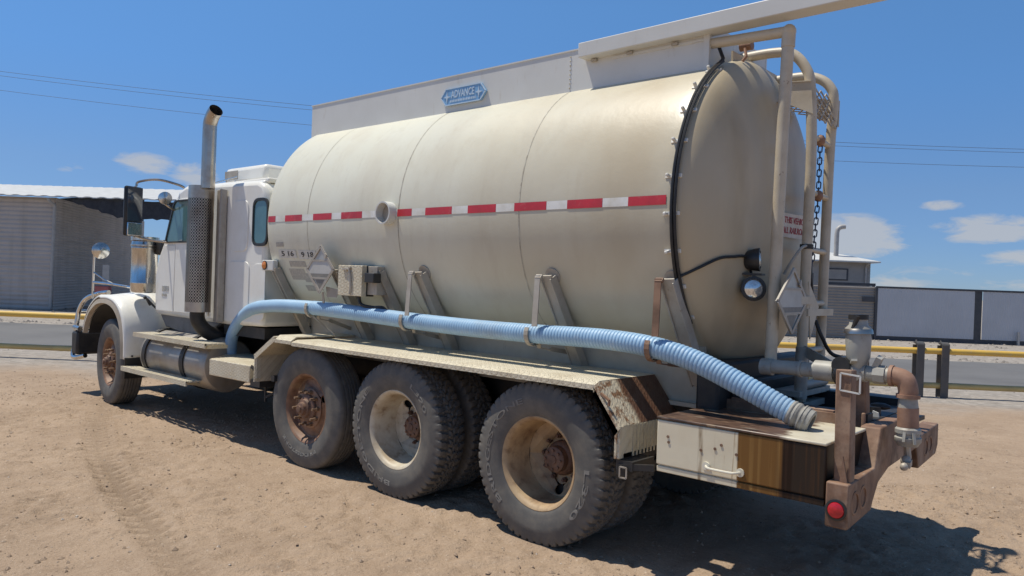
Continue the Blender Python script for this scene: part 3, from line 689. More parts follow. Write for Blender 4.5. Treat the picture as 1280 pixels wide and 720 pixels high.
def wheel(x, y, side, kind, dish, rimmat, spin=0.0, text=None, z=.508, steer=0.0):
    """side +1: outer face towards +y"""
    w_ = empty('wheel', (x, y, z), 0 if side > 0 else PI, truck); w_.rotation_euler = (0, spin, (0 if side > 0 else PI) + steer)
    for n_, d in mk(kind, dish, rimmat):
        for k in range(10 if n_ == 'stud' else 1):
            o = bpy.data.objects.new(n_, d); COL.objects.link(o); o.parent = w_
            if n_ == 'stud': o.rotation_euler = (0, k * PI / 5 + .2, 0)
    for (t, a_mid, a_span, r_mid, h, m) in (text or []):
        # letters bent round the sidewall, tops outward, running clockwise seen from outside
        V, F = text_geo(t, 1.0, .5, .012); V = np.array(V); wd = V[:, 0].max() - V[:, 0].min(); hh = V[:, 1].max() - V[:, 1].min()
        mb = MB(); P = []
        for v in V:
            r = r_mid + v[1] / hh * h
            # seen from +y with x to the left: clockwise on screen = increasing angle measured from +x(left) through up
            a = a_mid + spin + v[0] / wd * a_span
            u = .0016 + np.interp(r, [.30, .335, .352, .375, .40, .412, .428, .448, .476], [.117, .131, .1355, .1395, .142, .1425, .1405, .1365, .130]) + (.0016 if v[2] > 0 else -.002)
            P.append((r * math.cos(a), u, r * math.sin(a)))
        mb.add(P, F); o = mb.build('sidewall_lettering', m, w_, smooth=0)
    return w_
# angle 0 points forward (left in the picture), pi/2 up
TXB = [('BRIDGESTONE', -.42, 2.3, .400, .036, 'letter'), ('L320', PI - .77, .62, .402, .036, 'letter')]
TXC = [('BRIDGESTONE', .22, 2.1, .400, .036, 'letter'), ('L320', PI + .33, .85, .402, .040, 'letter')]
TXA = [('BRIDGESTONE', -1.45, 1.35, .388, .028, 'letter_pale')]
YO, YI = 1.072, .735
for side in (1, -1):
    near = side > 0
    wheel(0, side * YO, side, 'drive', True, 'rim_rust', 1.571, TXC if near else None)
    wheel(0, side * YI, -side, 'drive', True, 'rim_rust', 1.0)
    wheel(1.386, side * YO, side, 'drive', True, 'rim_cream', -.85, TXB if near else None)
    wheel(1.386, side * YI, -side, 'drive', True, 'rim_cream', .4)
    wheel(2.57, side * 1.06, side, 'rib', False, 'rim_brown', -2.65, TXA if near else None)
    wheel(6.75, side * 1.04, side, 'rib', False, 'rim_brown', .5, None, .508, R(-6))
# ---- chassis
m = MB()
for s_ in (1, -1): m.box(-1.75, 7.9, s_ * .43 - .045, s_ * .43 + .045, .72, .99)
for x in (-1.7, -.68, .69, 2.0, 3.4, 4.6, 5.6, 7.3): m.box(x - .06, x + .06, -.39, .39, .76, .95)
part(m, 'chassis_frame', 'black')
for x, r in ((0, .09), (1.386, .09), (2.57, .065), (6.75, .06)):
    m = MB(); m.cyl((x, -.95, .5), (x, .95, .5), r, 16)
    if r > .08: m.ball((x, .05, .5), .24, 18, (1, .9, .95)); m.cyl((x, .05, .56), (x + .45, .05, .62), .05, 10)
    for s_ in (1, -1):
        m.bar((x - .45, s_ * .46, .60 if x < 5 else .62), (x + .45, s_ * .46, .66), .09, .07); m.box(x - .07, x + .07, s_ * .46 - .07, s_ * .46 + .07, .45, .72)
        m.cyl((x + .2, s_ * .46 - .02, .45), (x + .2, s_ * .46 - .02, .72), .10, 12)
    part(m, 'axle', 'black')
m = MB(); m.box(4.9, 7.6, -.42, .42, .6, 1.05); m.cyl((4.9, 0, .82), (1.6, 0, .6), .05, 10); m.box(.15, 1.2, -.3, .3, .62, .75)
part(m, 'driveline', 'black', bevel=.04)
m = MB(); m.box(-.98, -.83, -.75, .72, .70, 1.21); m.box(-1.06, -.98, -.3, .56, .78, 1.1); part(m, 'pump_housing', 'black', bevel=.02)
for s_ in (1, -1):
    m = MB(); m.bar((-.62, s_ * .5, .66), (-.62, s_ * 1.2, .66), .05, .05); part(m, 'flap_bracket', 'black')

# ---- tank
TA, TB, TZ, X0, X1 = .97, 1.04, 2.143, -.785, 3.61; DD, DE = .27, 2.0
def tank_pt(x, th, off=0):
    """th from +y towards +z"""
    return Vector((x, (TA + off) * math.cos(th), TZ + (TB + off) * math.sin(th)))
def dome_x(y, z):
    q = min(1, math.sqrt((y / TA) ** 2 + ((z - TZ) / TB) ** 2)); return X0 - DD * math.sqrt(max(0, 1 - q ** DE))
m = MB(); seg = 128; rings = []
for a in np.linspace(PI / 2, 0, 15)[:-1]: rings.append((X1 + .1 * math.sin(a), math.cos(a) ** .85 if a < 1.57 else .001))
for x in np.linspace(X1, X0, 40): rings.append((x, 1))
for q in (1 - np.linspace(0, 1, 21)[1:] ** 1.6): rings.append((X0 - DD * math.sqrt(max(0, 1 - max(q, .001) ** DE)), max(q, .001)))
V = [(x, TA * r * math.cos(2 * PI * k / seg), TZ + TB * r * math.sin(2 * PI * k / seg)) for x, r in rings for k in range(seg)]
m.add(V, [(i * seg + k, i * seg + (k + 1) % seg, (i + 1) * seg + (k + 1) % seg, (i + 1) * seg + k) for i in range(len(rings) - 1) for k in range(seg)])
tank = part(m, 'tank', 'tank', smooth=60)
def ring_band(x, wd, off, a0=0, a1=2 * PI, seg=120):
    mb = MB(); V = []; F = []
    for k in range(seg + 1):
        t = a0 + (a1 - a0) * k / seg
        for dx in (-wd / 2, wd / 2):
            V.append(tank_pt(x + dx, t, off))
    for k in range(seg): F.append((2 * k, 2 * k + 1, 2 * k + 3, 2 * k + 2))
    return mb.add(V, F)
def tank_patch(x0, x1, t0, t1, off, nx=2, nt=4):
    """a thin plate lying on the tank's flank"""
    mb = MB(); V = []
    for o in (off, off - .001):
        for i in range(nx + 1):
            for j in range(nt + 1): V.append(tank_pt(x0 + (x1 - x0) * i / nx, t0 + (t1 - t0) * j / nt, o))
    F = []; n = (nx + 1) * (nt + 1)
    for i in range(nx):
        for j in range(nt):
            a = i * (nt + 1) + j; F += [(a, a + 1, a + nt + 2, a + nt + 1), (n + a, n + a + nt + 1, n + a + nt + 2, n + a + 1)]
    return mb.add(V, F)
for x in (.42, 1.69, 2.95):
    part(ring_band(x, .009 if x != 2.95 else .005, .0018), 'weld_seam', 'seam', tank)
# reflective tape: white band with red blocks
th = lambda z: math.asin((z - TZ) / TB)
t0, t1 = th(2.138), th(2.194)
for a, b in ((3.605, 1.885), (1.715, -.725)): part(tank_patch(b, a, t0, t1, .0022, 10), 'white_tape', 'tape_white', tank)
for a, b in ((3.60, 3.474), (3.31, 3.034), (2.858, 2.58), (2.441, 2.153), (1.70, 1.528), (1.37, 1.079), (.912, .634), (.461, .177), (.003, -.274), (-.464, -.727)):
    part(tank_patch(b, a, t0 - .0005, t1 + .0005, .0034, 4), 'red_tape', 'red', tank)
m = MB(); m.lathe([(0, .092), (.095, .092), (.095, .080), (0.02, .080), (0.02, .001)], (1.80, .95, 2.165), (0, 1, 0), 32); part(m, 'inlet_stub', 'coaming', tank)
m = MB(); m.lathe([(.022, .079), (.022, .001)], (1.80, .952, 2.165), (0, 1, 0), 24); part(m, 'stub_throat', 'galv', tank)
# test date decals
def on_flank(name, txt, x, z, h, wdt, mm):
    V, F = text_geo(txt, 1, .5, .01); V = np.array(V); wd = V[:, 0].max() - V[:, 0].min(); hh = V[:, 1].max() - V[:, 1].min(); mb = MB()
    mb.add([tank_pt(x - v[0] / wd * wdt, th(z) + v[1] / hh * h / TB, .0062 + v[2] * .002) for v in V], F); return mb.build(name, mm, tank, smooth=0)
part(tank_patch(3.17, 3.46, th(1.80), th(1.875), .004, 3), 'test_decal', 'paper', tank); on_flank('decal_digits', '5 16', 3.31, 1.838, .05, .20, 'ink')
part(tank_patch(2.86, 3.13, th(1.79), th(1.87), .004, 3), 'test_decal', 'paper', tank); on_flank('decal_digits', '9 18', 2.99, 1.83, .05, .19, 'ink')
part(tank_patch(3.36, 3.48, th(1.905), th(1.945), .004, 2), 'decal_residue', 'ghost', tank)
for (a, b, c, d) in ((3.06, 3.32, 1.72, 1.77), (3.12, 3.36, 1.60, 1.70), (2.98, 3.16, 1.58, 1.66), (3.05, 3.2, 1.5, 1.55)): part(tank_patch(a, b, th(c), th(d), .003, 2), 'decal_residue', 'ghost', tank)

# coaming along the top
m = MB()
m.box(-.69, 3.71, .43, .45, 3.02, 3.362); m.box(-.69, 3.71, -.45, -.43, 3.02, 3.362)
m.box(3.69, 3.708, -.43, .43, 3.04, 3.362); m.box(-.688, -.67, -.43, .43, 3.04, 3.362)
m.box(-.70, 3.715, .40, .456, 3.362, 3.372); m.box(-.70, 3.715, -.456, -.40, 3.362, 3.372)
coam = part(m, 'coaming', 'coaming')
m = MB(); m.box(-.70, -.66, .44, .462, 3.03, 3.3); m.box(-.66, .05, .44, .458, 3.246, 3.262); part(m, 'edge_trim', 'coaming', coam)
for x in (-.45, -.1, .2): m = MB(); m.box(x - .025, x + .02, .45, .474, 3.25, 3.268); part(m, 'boom_hinge', 'galv', coam)
m = MB(); m.bar((.285, .47, 3.325), (-2.3, .47, 3.348), .145, .105); boom = part(m, 'boom_beam', 'coaming', coam, bevel=.006)
for px in (3.2, 2.3): pass
for k in range(9): m = MB(); m.ball((.42, .452, 3.06 + k * .033), .006, 8); part(m, 'rivet', 'seam', coam)
for x in (2.6, 1.0):
    m = MB(); m.lathe([(0, .29), (.22, .29), (.22, .33), (.25, .33), (.27, .001)], (x, 0, 3.13), (0, 0, 1), 28); part(m, 'manhole', 'coaming', tank)
# emblem
ex, ez = 1.513, 3.187
pts = [(ex + .265, ez + .008), (ex + .205, ez + .075), (ex - .205, ez + .062), (ex - .265, ez - .008), (ex - .205, ez - .075), (ex + .205, ez - .068)]
pts = [(ex + .262, ez), (ex + .205, ez + .068), (ex - .205, ez + .068), (ex - .262, ez), (ex - .205, ez - .068), (ex + .205, ez - .068)]
m = MB(); m.prism([(x, .452, z) for x, z in pts], (0, .022, 0)); emb = part(m, 'emblem', 'emblem', coam)
m = MB()
for (a, b) in zip(pts, pts[1:] + pts[:1]):
    m.bar((a[0] * .985 + ex * .015, .475, a[1]), (b[0] * .985 + ex * .015, .475, b[1]), .006, .007, up=(0, 0, 1) if abs(a[1] - b[1]) < .01 else (1, 0, 0))
for sx_ in (-.185, .185):
    for k in range(4):
        a = k * PI / 2; c = (ex + sx_, ez); p = [(c[0] + .04 * math.cos(a), c[1] + .05 * math.sin(a)), (c[0] + .012 * math.cos(a + .785), c[1] + .012 * math.sin(a + .785)), c, (c[0] + .012 * math.cos(a - .785), c[1] + .012 * math.sin(a - .785))]
        m.prism([(x, .473, z) for x, z in p], (0, .006, 0))
part(m, 'emblem_relief', 'emblem_pale', emb, smooth=0)
letters('emblem_lettering', 'ADVANCE', .1, (ex, .475, ez + .014), (-1, 0, 0), (0, 0, 1), 'emblem_pale', emb, .003, .012, width=.27, height=.062)
m = MB()
for k in range(16): m.box(ex - .15 + k * .019, ex - .15 + k * .019 + .012, .473, .477, ez - .048, ez - .030)
part(m, 'emblem_small_print', 'emblem_pale', emb, smooth=0)

# rear cable with clips
cab_pts = [tank_pt(-.775, t, .022) for t in np.linspace(R(63), R(-42), 60)]
m = MB(); m.tube([Vector((-.74, .40, 3.2)), Vector((-.78, .42, 3.12))] + cab_pts, .0115, 8); m.tube([p + Vector((-.022, 0, .004)) for p in cab_pts], .009, 6); cable = part(m, 'tank_cable', 'cable', tank)
for t in np.linspace(R(58), R(-40), 9):
    p = tank_pt(-.77, t, .02); nrm = Vector((0, math.cos(t), math.sin(t))); tg = Vector((0, -math.sin(t), math.cos(t)))
    m = MB(); m.bar(p + Vector((.06, 0, 0)) - nrm * .02, p + Vector((-.045, 0, 0)) - nrm * .02, .022, .012, up=nrm); m.bar(p + Vector((.035, 0, 0)) - nrm * .02, p + Vector((.035, 0, 0)) + nrm * .014, .018, .012, up=tg); m.ball(tuple(p + Vector((.035, 0, 0)) + nrm * .01), .011, 8); part(m, 'cable_clip', 'tape_white', tank)
def on_dome(y, z, off=.012): return Vector((dome_x(y, z) - off, y, z))
wp = smooth_path([tank_pt(-.79, R(-24), .02), on_dome(.84, 1.775), on_dome(.72, 1.835), on_dome(.60, 1.85), on_dome(.50, 1.855), on_dome(.44, 1.80), on_dome(.42, 1.765), Vector((-1.03, .44, 1.755))], 8)
m = MB(); m.tube(wp, .009, 7); part(m, 'lamp_wire', 'cable', tank)

# work lamps on the dome
def work_lamp(c, d, r=.072):
    c = Vector(c); d = Vector(d).normalized(); mb = MB()
    mb.lathe([(-.085, .001), (-.082, .03), (-.06, .055), (-.01, r), (.022, r + .004), (.024, r - .012)], c, d, 28)
    o = part(mb, 'work_lamp', 'blackrub'); mb = MB(); mb.lathe([(.012, r - .010), (.026, r * .55), (.030, .001)], c, d, 24); part(mb, 'lamp_lens', 'lampglass', o)
    return o
l1 = work_lamp((-1.06, .474, 1.661), (-.62, .78, .02)); l2 = work_lamp((-1.055, .43, 1.84), (-.93, -.30, .05), .068)
m = MB(); m.bar((-.94, .45, 1.75), (-1.10, .42, 1.75), .10, .012); m.bar((-1.06, .46, 1.74), (-1.06, .47, 1.62), .02, .02); part(m, 'lamp_bracket', 'blackrub')
# warning sign on the dome
sg = empty('warning_sign', (0, 0, 0), 0, truck)
sc_ = Vector((-1.08, -.10, 2.085)); xd = Vector((-.10, -1, 0)).normalized(); yd = Vector((-.08, 0, 1)).normalized(); zd = xd.cross(yd)
m = MB(); P = [sc_ + xd * (a * .19) + yd * (b * .078) for a, b in ((-1, -1), (1, -1), (1, 1), (-1, 1))]; m.prism(P, zd * .003); m.build('sign_plate', 'sign_white', sg)
for (t, dz, wdt) in (('THIS VEHICLE', .033, .31), ('ALL RAILROAD', -.033, .33)): letters('sign_lettering', t, .05, sc_ + zd * .0045 + yd * dz, xd, yd, 'sign_red', sg, .001, .014, width=wdt, height=.042)

# saddle skid and struts
m = MB(); m.box(-.80, 3.45, .535, .55, .93, 1.36); m.box(-.80, 3.45, -.55, -.535, .93, 1.36); m.box(-.8, -.78, -.535, .535, .93, 1.2); m.box(-.82, 3.45, .50, .60, .905, .93)
part(m, 'tank_skid', 'skid')
for x in (3.50, 2.53, 1.96, 1.45, .17, -.745):
    w_ = .09 if x < 3 else .06
    m = MB(); a = Vector((x, .955, 1.70)); b = Vector((x - .04, .60, 1.05))
    m.bar(a, b, w_, .012, up=(0, 1, -.5)); m.bar(a + Vector((w_ / 2 - .004, -.02, -.01)), b + Vector((w_ / 2 - .004, -.03, 0)), .008, .07, up=(0, 1, -.5)); m.bar(a + Vector((-w_ / 2 + .004, -.02, -.01)), b + Vector((-w_ / 2 + .004, -.03, 0)), .008, .07, up=(0, 1, -.5))
    part(m, 'tank_strut', 'galv')
    if x < 1.5:
        m = MB()
        m.lathe([(0, .06), (.01, .06), (.01, .001)], (x, TA * .905, 1.70), (0, .9, -.42), 20); part(m, 'strut_pad', 'galv')
        h = 'rust' if x < 0 else 'galv'
        m = MB(); m.bar((x + .03, .985, 1.70), (x + .03, 1.00, 1.68), .05, .02); m.bar((x + .035, 1.0, 1.70), (x + .02, 1.035, 1.36), .045, .008, up=(0, 1, 0)); part(m, 'hose_hanger', h)
# hooks under the hose
HZ = lambda x: float(np.interp(x, [-1.57, -1.40, -1.22, -.924, -.66, -.31, .34, 1.05, 2.1, 2.7, 3.2], [.985, 1.04, 1.13, 1.25, 1.295, 1.31, 1.305, 1.305, 1.335, 1.35, 1.35]))
HY = .955
for x in (2.84, 1.55, .265, -.68):
    m = MB(); pr = [(HY - .20, -.11), (HY - .075, -.095)] + [(HY + .078 * math.cos(a), .078 * math.sin(a)) for a in np.linspace(-2.4, .55, 10)]
    zc = HZ(x)
    pr = [(p + (.02 if x < -.5 else 0), q * 1.06) for p, q in pr]
    for (p, q) in zip(pr[:-1], pr[1:]): m.bar((x, p[0], zc + p[1]), (x, q[0], zc + q[1]), .034, .007, up=(0, -(q[1] - p[1]), q[0] - p[0]))
    m.bar((x, HY - .18, zc - .11), (x - .02, .55, 1.16), .03, .03)
    if x > 2.8: m.bar((x, HY + .0, zc - .07), (x - .13, .80, 1.11), .03, .012)
    part(m, 'hose_hook', 'galv' if x > 0 else 'rust')

# fender with tread plate
FZ = 1.078
m = MB()
m.prism([(2.965, .58, FZ + .03), (2.965, 1.20, FZ + .03), (2.965, 1.254, FZ - .005), (2.965, 1.254, FZ - .035), (2.965, 1.247, FZ - .035), (2.965, 1.247, FZ - .012), (2.965, 1.197, FZ + .02), (2.965, .58, FZ + .02)], (-.26, 0, 0))
m.prism([(2.697, .58, FZ + .006), (2.697, 1.20, FZ + .006), (2.697, 1.254, FZ - .014), (2.697, 1.254, FZ - .045), (2.697, 1.247, FZ - .045), (2.697, 1.247, FZ - .018), (2.697, 1.197, FZ - .004), (2.697, .58, FZ - .004)], (-3.16, 0, 0))
for s_ in (1, -1):
    mb = MB(); mb.add([(x, y * s_, z) for x, y, z in m.v], m.f)
    fnd = part(mb, 'fender', 'plate')
    mb = MB(); a = (2.965, 3.285); z0_, z1_ = FZ + .03, .905
    mb.prism([(a[0], .58 * s_, z0_), (a[0], 1.254 * s_, z0_ - .01), (a[1], 1.254 * s_, z1_), (a[1], .58 * s_, z1_)], (-.012, 0, -.01)); mb.box(a[1] - .012, a[1], min(.58 * s_, 1.254 * s_), max(.58 * s_, 1.254 * s_), .66, z1_)
    mb.bar((a[0], 1.249 * s_, z0_ - .03), (a[1], 1.249 * s_, z1_ - .02), .012, .045); mb.box(a[1] - .03, a[1] + .002, min(1.2 * s_, 1.246 * s_), max(1.2 * s_, 1.246 * s_), .69, z1_); part(mb, 'fender_front', 'plate', fnd)
    mb = MB(); mb.box(3.0, 3.05, min(.56 * s_, 1.22 * s_), max(.56 * s_, 1.22 * s_), .69, .74); mb.box(3.02, 3.2, min(.56 * s_, .6 * s_), max(.56 * s_, .6 * s_), .66, .9); part(mb, 'fender_bracket', 'black', fnd)
    mb = MB(); P = [(-.463, .58, FZ + .004), (-.463, 1.20, FZ + .004), (-.463, 1.254, FZ - .014), (-.463, 1.254, FZ - .05)]; Q = [(-.645, .58, .845), (-.645, 1.20, .845), (-.645, 1.254, .83), (-.620, 1.254, .80)]
    VV = [(x, y * s_, z) for x, y, z in P + Q]
    mb.add(VV + [(x + .008, y, z - .012) for x, y, z in VV], [(0, 1, 5, 4), (1, 2, 6, 5), (2, 3, 7, 6), (8, 12, 13, 9), (9, 13, 14, 10), (10, 14, 15, 11), (3, 11, 15, 7), (0, 4, 12, 8)])
    mb.box(-.63, -.615, min(1.2 * s_, 1.254 * s_), max(1.2 * s_, 1.254 * s_), .66, .81)
    part(mb, 'fender_rear', 'plate_rust', fnd, smooth=30)
    mb = MB(); k = 0
    yy = np.linspace(1.248, .70, 29); zz = .845
    for i_ in range(28):
        y0, y1 = yy[i_], yy[i_ + 1]; dx = .004 if i_ % 2 and y0 < 1.13 else 0
        mb.box(-.645 - dx, -.63 - dx * .5, min(y0 * s_, y1 * s_) , max(y0 * s_, y1 * s_) - .001, .66, zz - .003 * (i_ % 2))
    part(mb, 'fender_end', 'plate', fnd)
m = MB(); m.box(-.73, -.62, 1.0, 1.235, .60, .655); m.bar((-.64, 1.238, .615), (-.85, 1.20, .64), .02, .035); m.box(-.60, -.66, .6, 1.2, .56, .60); part(m, 'fender_rear_bracket', 'black')
m = MB(); q = [(-.655, 1.25, .62), (-.70, 1.25, .62), (-.70, 1.25, .56), (-.655, 1.25, .56), (-.655, 1.25, .62)]
for a, b in zip(q[:-1], q[1:]): m.bar(a, b, .006, .008)
part(m, 'latch_ring', 'galv')
m = MB(); m.bar((-.505, 1.247, 1.02), (-.57, 1.252, .985), .012, .015, up=(0, 1, 0)); m.bar((-.57, 1.252, .985), (-.565, 1.25, .955), .012, .012); part(m, 'fender_latch', 'rim_brown')

# step box ahead of the fender
for s_ in (1, -1):
    m = MB(); m.prism([(x, y * s_, .625) for x, y in ((4.17, 1.22), (3.45, 1.2), (3.45, .62), (4.75, .62))], (0, 0, .16)); sb = part(m, 'step_box', 'plate', bevel=.008)
m = MB(); m.box(3.29, 3.45, .6, 1.19, .60, .66); m.bar((3.44, 1.19, .78), (3.28, 1.19, .72), .01, .03); m.bar((3.33, 1.1, .62), (3.33, 1.1, .46), .015, .015); m.bar((3.33, 1.1, .50), (3.25, 1.05, .55), .02, .02); part(m, 'step_bracket', 'black')

# rear toolboxes
def toolbox(s_):
    b = empty('toolbox', (0 if s_ > 0 else .24, 0, 0), 0, truck)
    YF = 1.20 if s_ > 0 else 1.02
    f = lambda a, c: (min(a * s_, c * s_), max(a * s_, c * s_))
    m = MB(); m.box(-1.775, -.862, *f(.60, YF -0.015), .628, .925); m.build('body', 'box', b, bevel=.01)
    m = MB(); m.box(-1.778, -.860, *f(YF - 0.013, YF +0.003), .668, .915); m.build('door', 'box', b, bevel=.006)
    m = MB(); m.box(-1.782, -.856, *f(.60, YF +0.007), .918, .934); m.build('lid', 'box' if s_ < 0 else LIDM, b, bevel=.006)
    m = MB(); m.box(-1.778, -.862, *f(YF - 0.013, YF -0.002), .628, .66); m.build('lower_lip', 'box', b, bevel=.004)
    m = MB(); hx = (-1.165, -1.355); hz = .712
    for x in hx:
        m.cyl((x, (YF + .003) * s_, hz), (x, (YF + .012) * s_, hz), .022, 14)
    m.tube(smooth_path([(hx[0], (YF + .01) * s_, hz), (hx[0] - .02, (YF + .035) * s_, hz - .002), (hx[0] - .05, (YF + .04) * s_, hz - .004), (hx[1] + .05, (YF + .04) * s_, hz - .004), (hx[1] + .02, (YF + .035) * s_, hz - .002), (hx[1], (YF + .01) * s_, hz)], 6), .007, 8)
    m.build('handle', 'cream', b)
    for x, z in ((-1.21, .81), (-1.245, .835), (-1.33, .80), (-.93, .83), (-.935, .80), (-1.13, .79)): m = MB(); m.cyl((x, YF * s_, z), (x, (YF + .007) * s_, z), .008, 8); m.build('bolt', 'rust', b)
LIDM = mat('stained toolbox lid', (.66, .61, .48), (.56, .50, .38), 5, .4, .7, rough=.35, layers=[((.10, .05, .03), 20, .66, .72, (1, 1, 1), .9)])
add_stain(LIDM, (.10, .048, .03), 0, -1.56, -.5, .25, (5, 16, 7), .03, .12, .42, .95)
add_stain(LIDM, (.035, .02, .015), 0, -1.5, -.5, .3, (9, 26, 9), .03, .5, .62, .9)
add_stain(LIDM, (.30, .2, .12), 0, -1.6, -.5, .3, (14, 40, 9), .03, .62, .7, .6)
toolbox(1); toolbox(-1)
m = MB(); m.box(-1.72, -.9, .585, .60, .93, .99); m.box(-1.60, -1.0, .54, .585, .96, 1.0); part(m, 'rear_splash_rail', 'rust')
m = MB(); m.box(-1.8, -.85, -.55, .52, .86, .885); part(m, 'rear_deck', 'black')

# bumper
def bx_(y): return -1.893 + (1.2 - y) / 2.4 * .15
prof = [(1.22, .545), (1.22, .758), (.70, .752), (.60, .945), (-.38, .945), (-.48, .752), (-1.2, .752), (-1.2, .60), (-1.12, .545), (-.50, .545), (-.40, .69), (.38, .70), (.62, .66), (.73, .58), (.76, .545)]
m = MB(); n = len(prof); V = [(bx_(y), y, z) for y, z in prof] + [(bx_(y) + .105, y, z) for y, z in prof]
m.add(V, [tuple(range(n)), tuple(range(2 * n - 1, n - 1, -1))] + [(i, (i + 1) % n, n + (i + 1) % n, n + i) for i in range(n)])
bump = part(m, 'rear_bumper', 'rust', bevel=.008, smooth=30)
for y in (1.10, .95, -.72, -.87):
    m = MB(); m.lathe([(0, .058), (.004, .058), (.004, .046), (-.012, .044), (-.012, .001)], (bx_(y) - .0, y, .65), (-1, 0, 0), 24); part(m, 'lamp_socket', 'rim_brown', bump)
m = MB(); m.lathe([(0, .050), (.008, .050), (.010, .040)], (-1.842, 1.22, .632), (0, 1, 0), 28); part(m, 'marker_grommet', 'blackrub', bump)
m = MB(); m.lathe([(.002, .039), (.014, .036), (.02, .02), (.021, .001)], (-1.842, 1.22, .632), (0, 1, 0), 24); part(m, 'marker_lamp', 'redlens', bump)
for x in (-1.846,):
    m = MB(); m.bar((x, 1.135, .70), (x + .02, 1.105, 1.285), .075, .075, up=(1, 0, 0)); post = part(m, 'rear_post', 'rust', bevel=.006)
m = MB(); m.prism([(-1.84, 1.175, .755), (-1.875, 1.175, .755), (-1.852, 1.175, .88)], (0, .012, 0)); part(m, 'post_gusset', 'rust', post)
q = [(-1.815, 1.15, 1.27), (-1.905, 1.15, 1.262), (-1.905, 1.15, 1.18), (-1.815, 1.15, 1.188), (-1.815, 1.15, 1.27)]
m = MB()
for a, b in zip(q[:-1], q[1:]): m.bar(a, b, .007, .007)
part(m, 'post_ring', 'coaming', post)
m = MB(); m.bar((-1.71, .44, .89), (-1.69, .44, 1.30), .075, .07, up=(1, 0, 0)); m.bar((-1.735, .50, .89), (-1.735, .50, 1.0), .02, .02); p2 = part(m, 'rear_post', 'rust', bevel=.006)
m = MB(); m.prism([(-1.655, .50, 1.10), (-1.655, .50, 1.28), (-1.67, .50, 1.335), (-1.69, .50, 1.335), (-1.705, .50, 1.28), (-1.72, .50, 1.10)], (0, -.016, 0)); part(m, 'post_plate', 'rust', p2)

# ladder, hand rails, step
def bend(p, r, seg=8): return p
r1 = [(-.76, .42, 3.225), (-1.165, .42, 3.225)]
m = MB(); m.tube([(-.70, .42, 3.23), (-1.19, .42, 3.215)], .033, 14); m.ball((-1.20, .42, 3.215), .043, 14); m.tube([(-1.20, .42, 3.215), (-1.198, .42, 3.12)], .04, 14); m.tube([(-1.198, .42, 3.14), (-1.185, .42, 2.6), (-1.165, .42, 1.19)], .036, 16); part(m, 'hand_rail', 'rail_paint')
m = MB(); m.tube(smooth_path([(-.69, .0, 3.235), (-.93, 0, 3.235), (-1.06, 0, 3.205), (-1.15, 0, 3.10), (-1.185, 0, 2.97), (-1.205, 0, 2.6), (-1.205, 0, 2.2), (-1.195, 0, 1.27), (-1.20, 0, .95)], 7), .033, 14); lad = part(m, 'hand_rail', 'rail_paint')
m = MB(); m.tube(smooth_path([(-.72, -.42, 3.165), (-.97, -.42, 3.165), (-1.09, -.42, 3.13), (-1.165, -.42, 3.06), (-1.19, -.42, 2.95), (-1.175, -.42, 2.56), (-1.165, -.42, 1.3), (-1.165, -.42, .95)], 7), .033, 14); part(m, 'hand_rail', 'rail_paint')
for z in (2.66, 2.30, 1.93, 1.58, 1.27):
    m = MB(); m.tube([(-1.20, 0, z), (-1.17, -.42, z)], .02, 10); part(m, 'rung', 'rail_paint')
m = MB(); m.prism([(-1.0, .035, 3.02), (-1.20, .035, 3.0), (-1.22, .035, 2.79), (-1.0, .035, 2.90)], (0, -.010, 0)); m.bar((-1.0, .03, 3.02), (-1.20, .03, 3.002), .03, .006); part(m, 'step_side', 'rail_paint'); m = MB(); m.prism([(-1.0, -.452, 3.02), (-1.22, -.452, 2.97), (-1.22, -.452, 2.79), (-1.0, -.452, 2.90)], (0, .010, 0)); stp = part(m, 'step_side', 'rail_paint')
m = MB()
ys = np.linspace(.02, -.44, 10); zs = np.linspace(3.0, 2.77, 8)
for i_ in range(len(ys) - 1):
    for j_ in range(len(zs) - 1):
        a, b = zs[j_], zs[j_ + 1]; xa, xb = -1.165 - (3.0 - a) * .25, -1.165 - (3.0 - b) * .25
        if (i_ + j_) % 2: m.bar((xa, ys[i_], a), (xb, ys[i_ + 1], b), .010, .006, up=(1, 0, 0))
        else: m.bar((xa, ys[i_ + 1], a), (xb, ys[i_], b), .010, .006, up=(1, 0, 0))
for j_ in range(6):
    for i_ in range(9):
        xa, xb = -.96 - j_ * .035, -.995 - j_ * .035
        m.bar((xa, ys[i_ + (j_ + i_) % 2], 2.90), (xb, ys[i_ + (j_ + i_ + 1) % 2], 2.90), .009, .006)
part(m, 'step_grating', 'mesh', stp)
# marker lamp plate behind the coaming
m = MB(); m.prism([(-.775, .30, 3.20), (-.775, -.42, 3.20), (-.775, -.45, 3.10), (-.775, -.10, 3.06), (-.775, .30, 3.12)], (-.012, 0, 0)); mp_ = part(m, 'marker_plate', 'rail_paint')
for y in (.16, .06, -.02): m = MB(); m.cyl((-.786, y, 3.135), (-.791, y, 3.135), .014, 10); part(m, 'plate_hole_shade', 'shade', mp_)  # solid dark discs painted in for the shade of holes
m = MB(); m.lathe([(0, .038), (.012, .036), (.02, .001)], (-.787, -.13, 3.135), (-1, 0, 0), 20, ); part(m, 'marker_lamp', 'redlens', mp_)
m = MB(); m.cyl((-.80, .22, 3.24), (-.88, .22, 3.24), .03, 12); m.tube([(-.84, .24, 3.22), (-.86, .26, 3.16), (-.84, .27, 3.13)], .01, 7); part(m, 'coupler', 'pipe_rust', mp_)

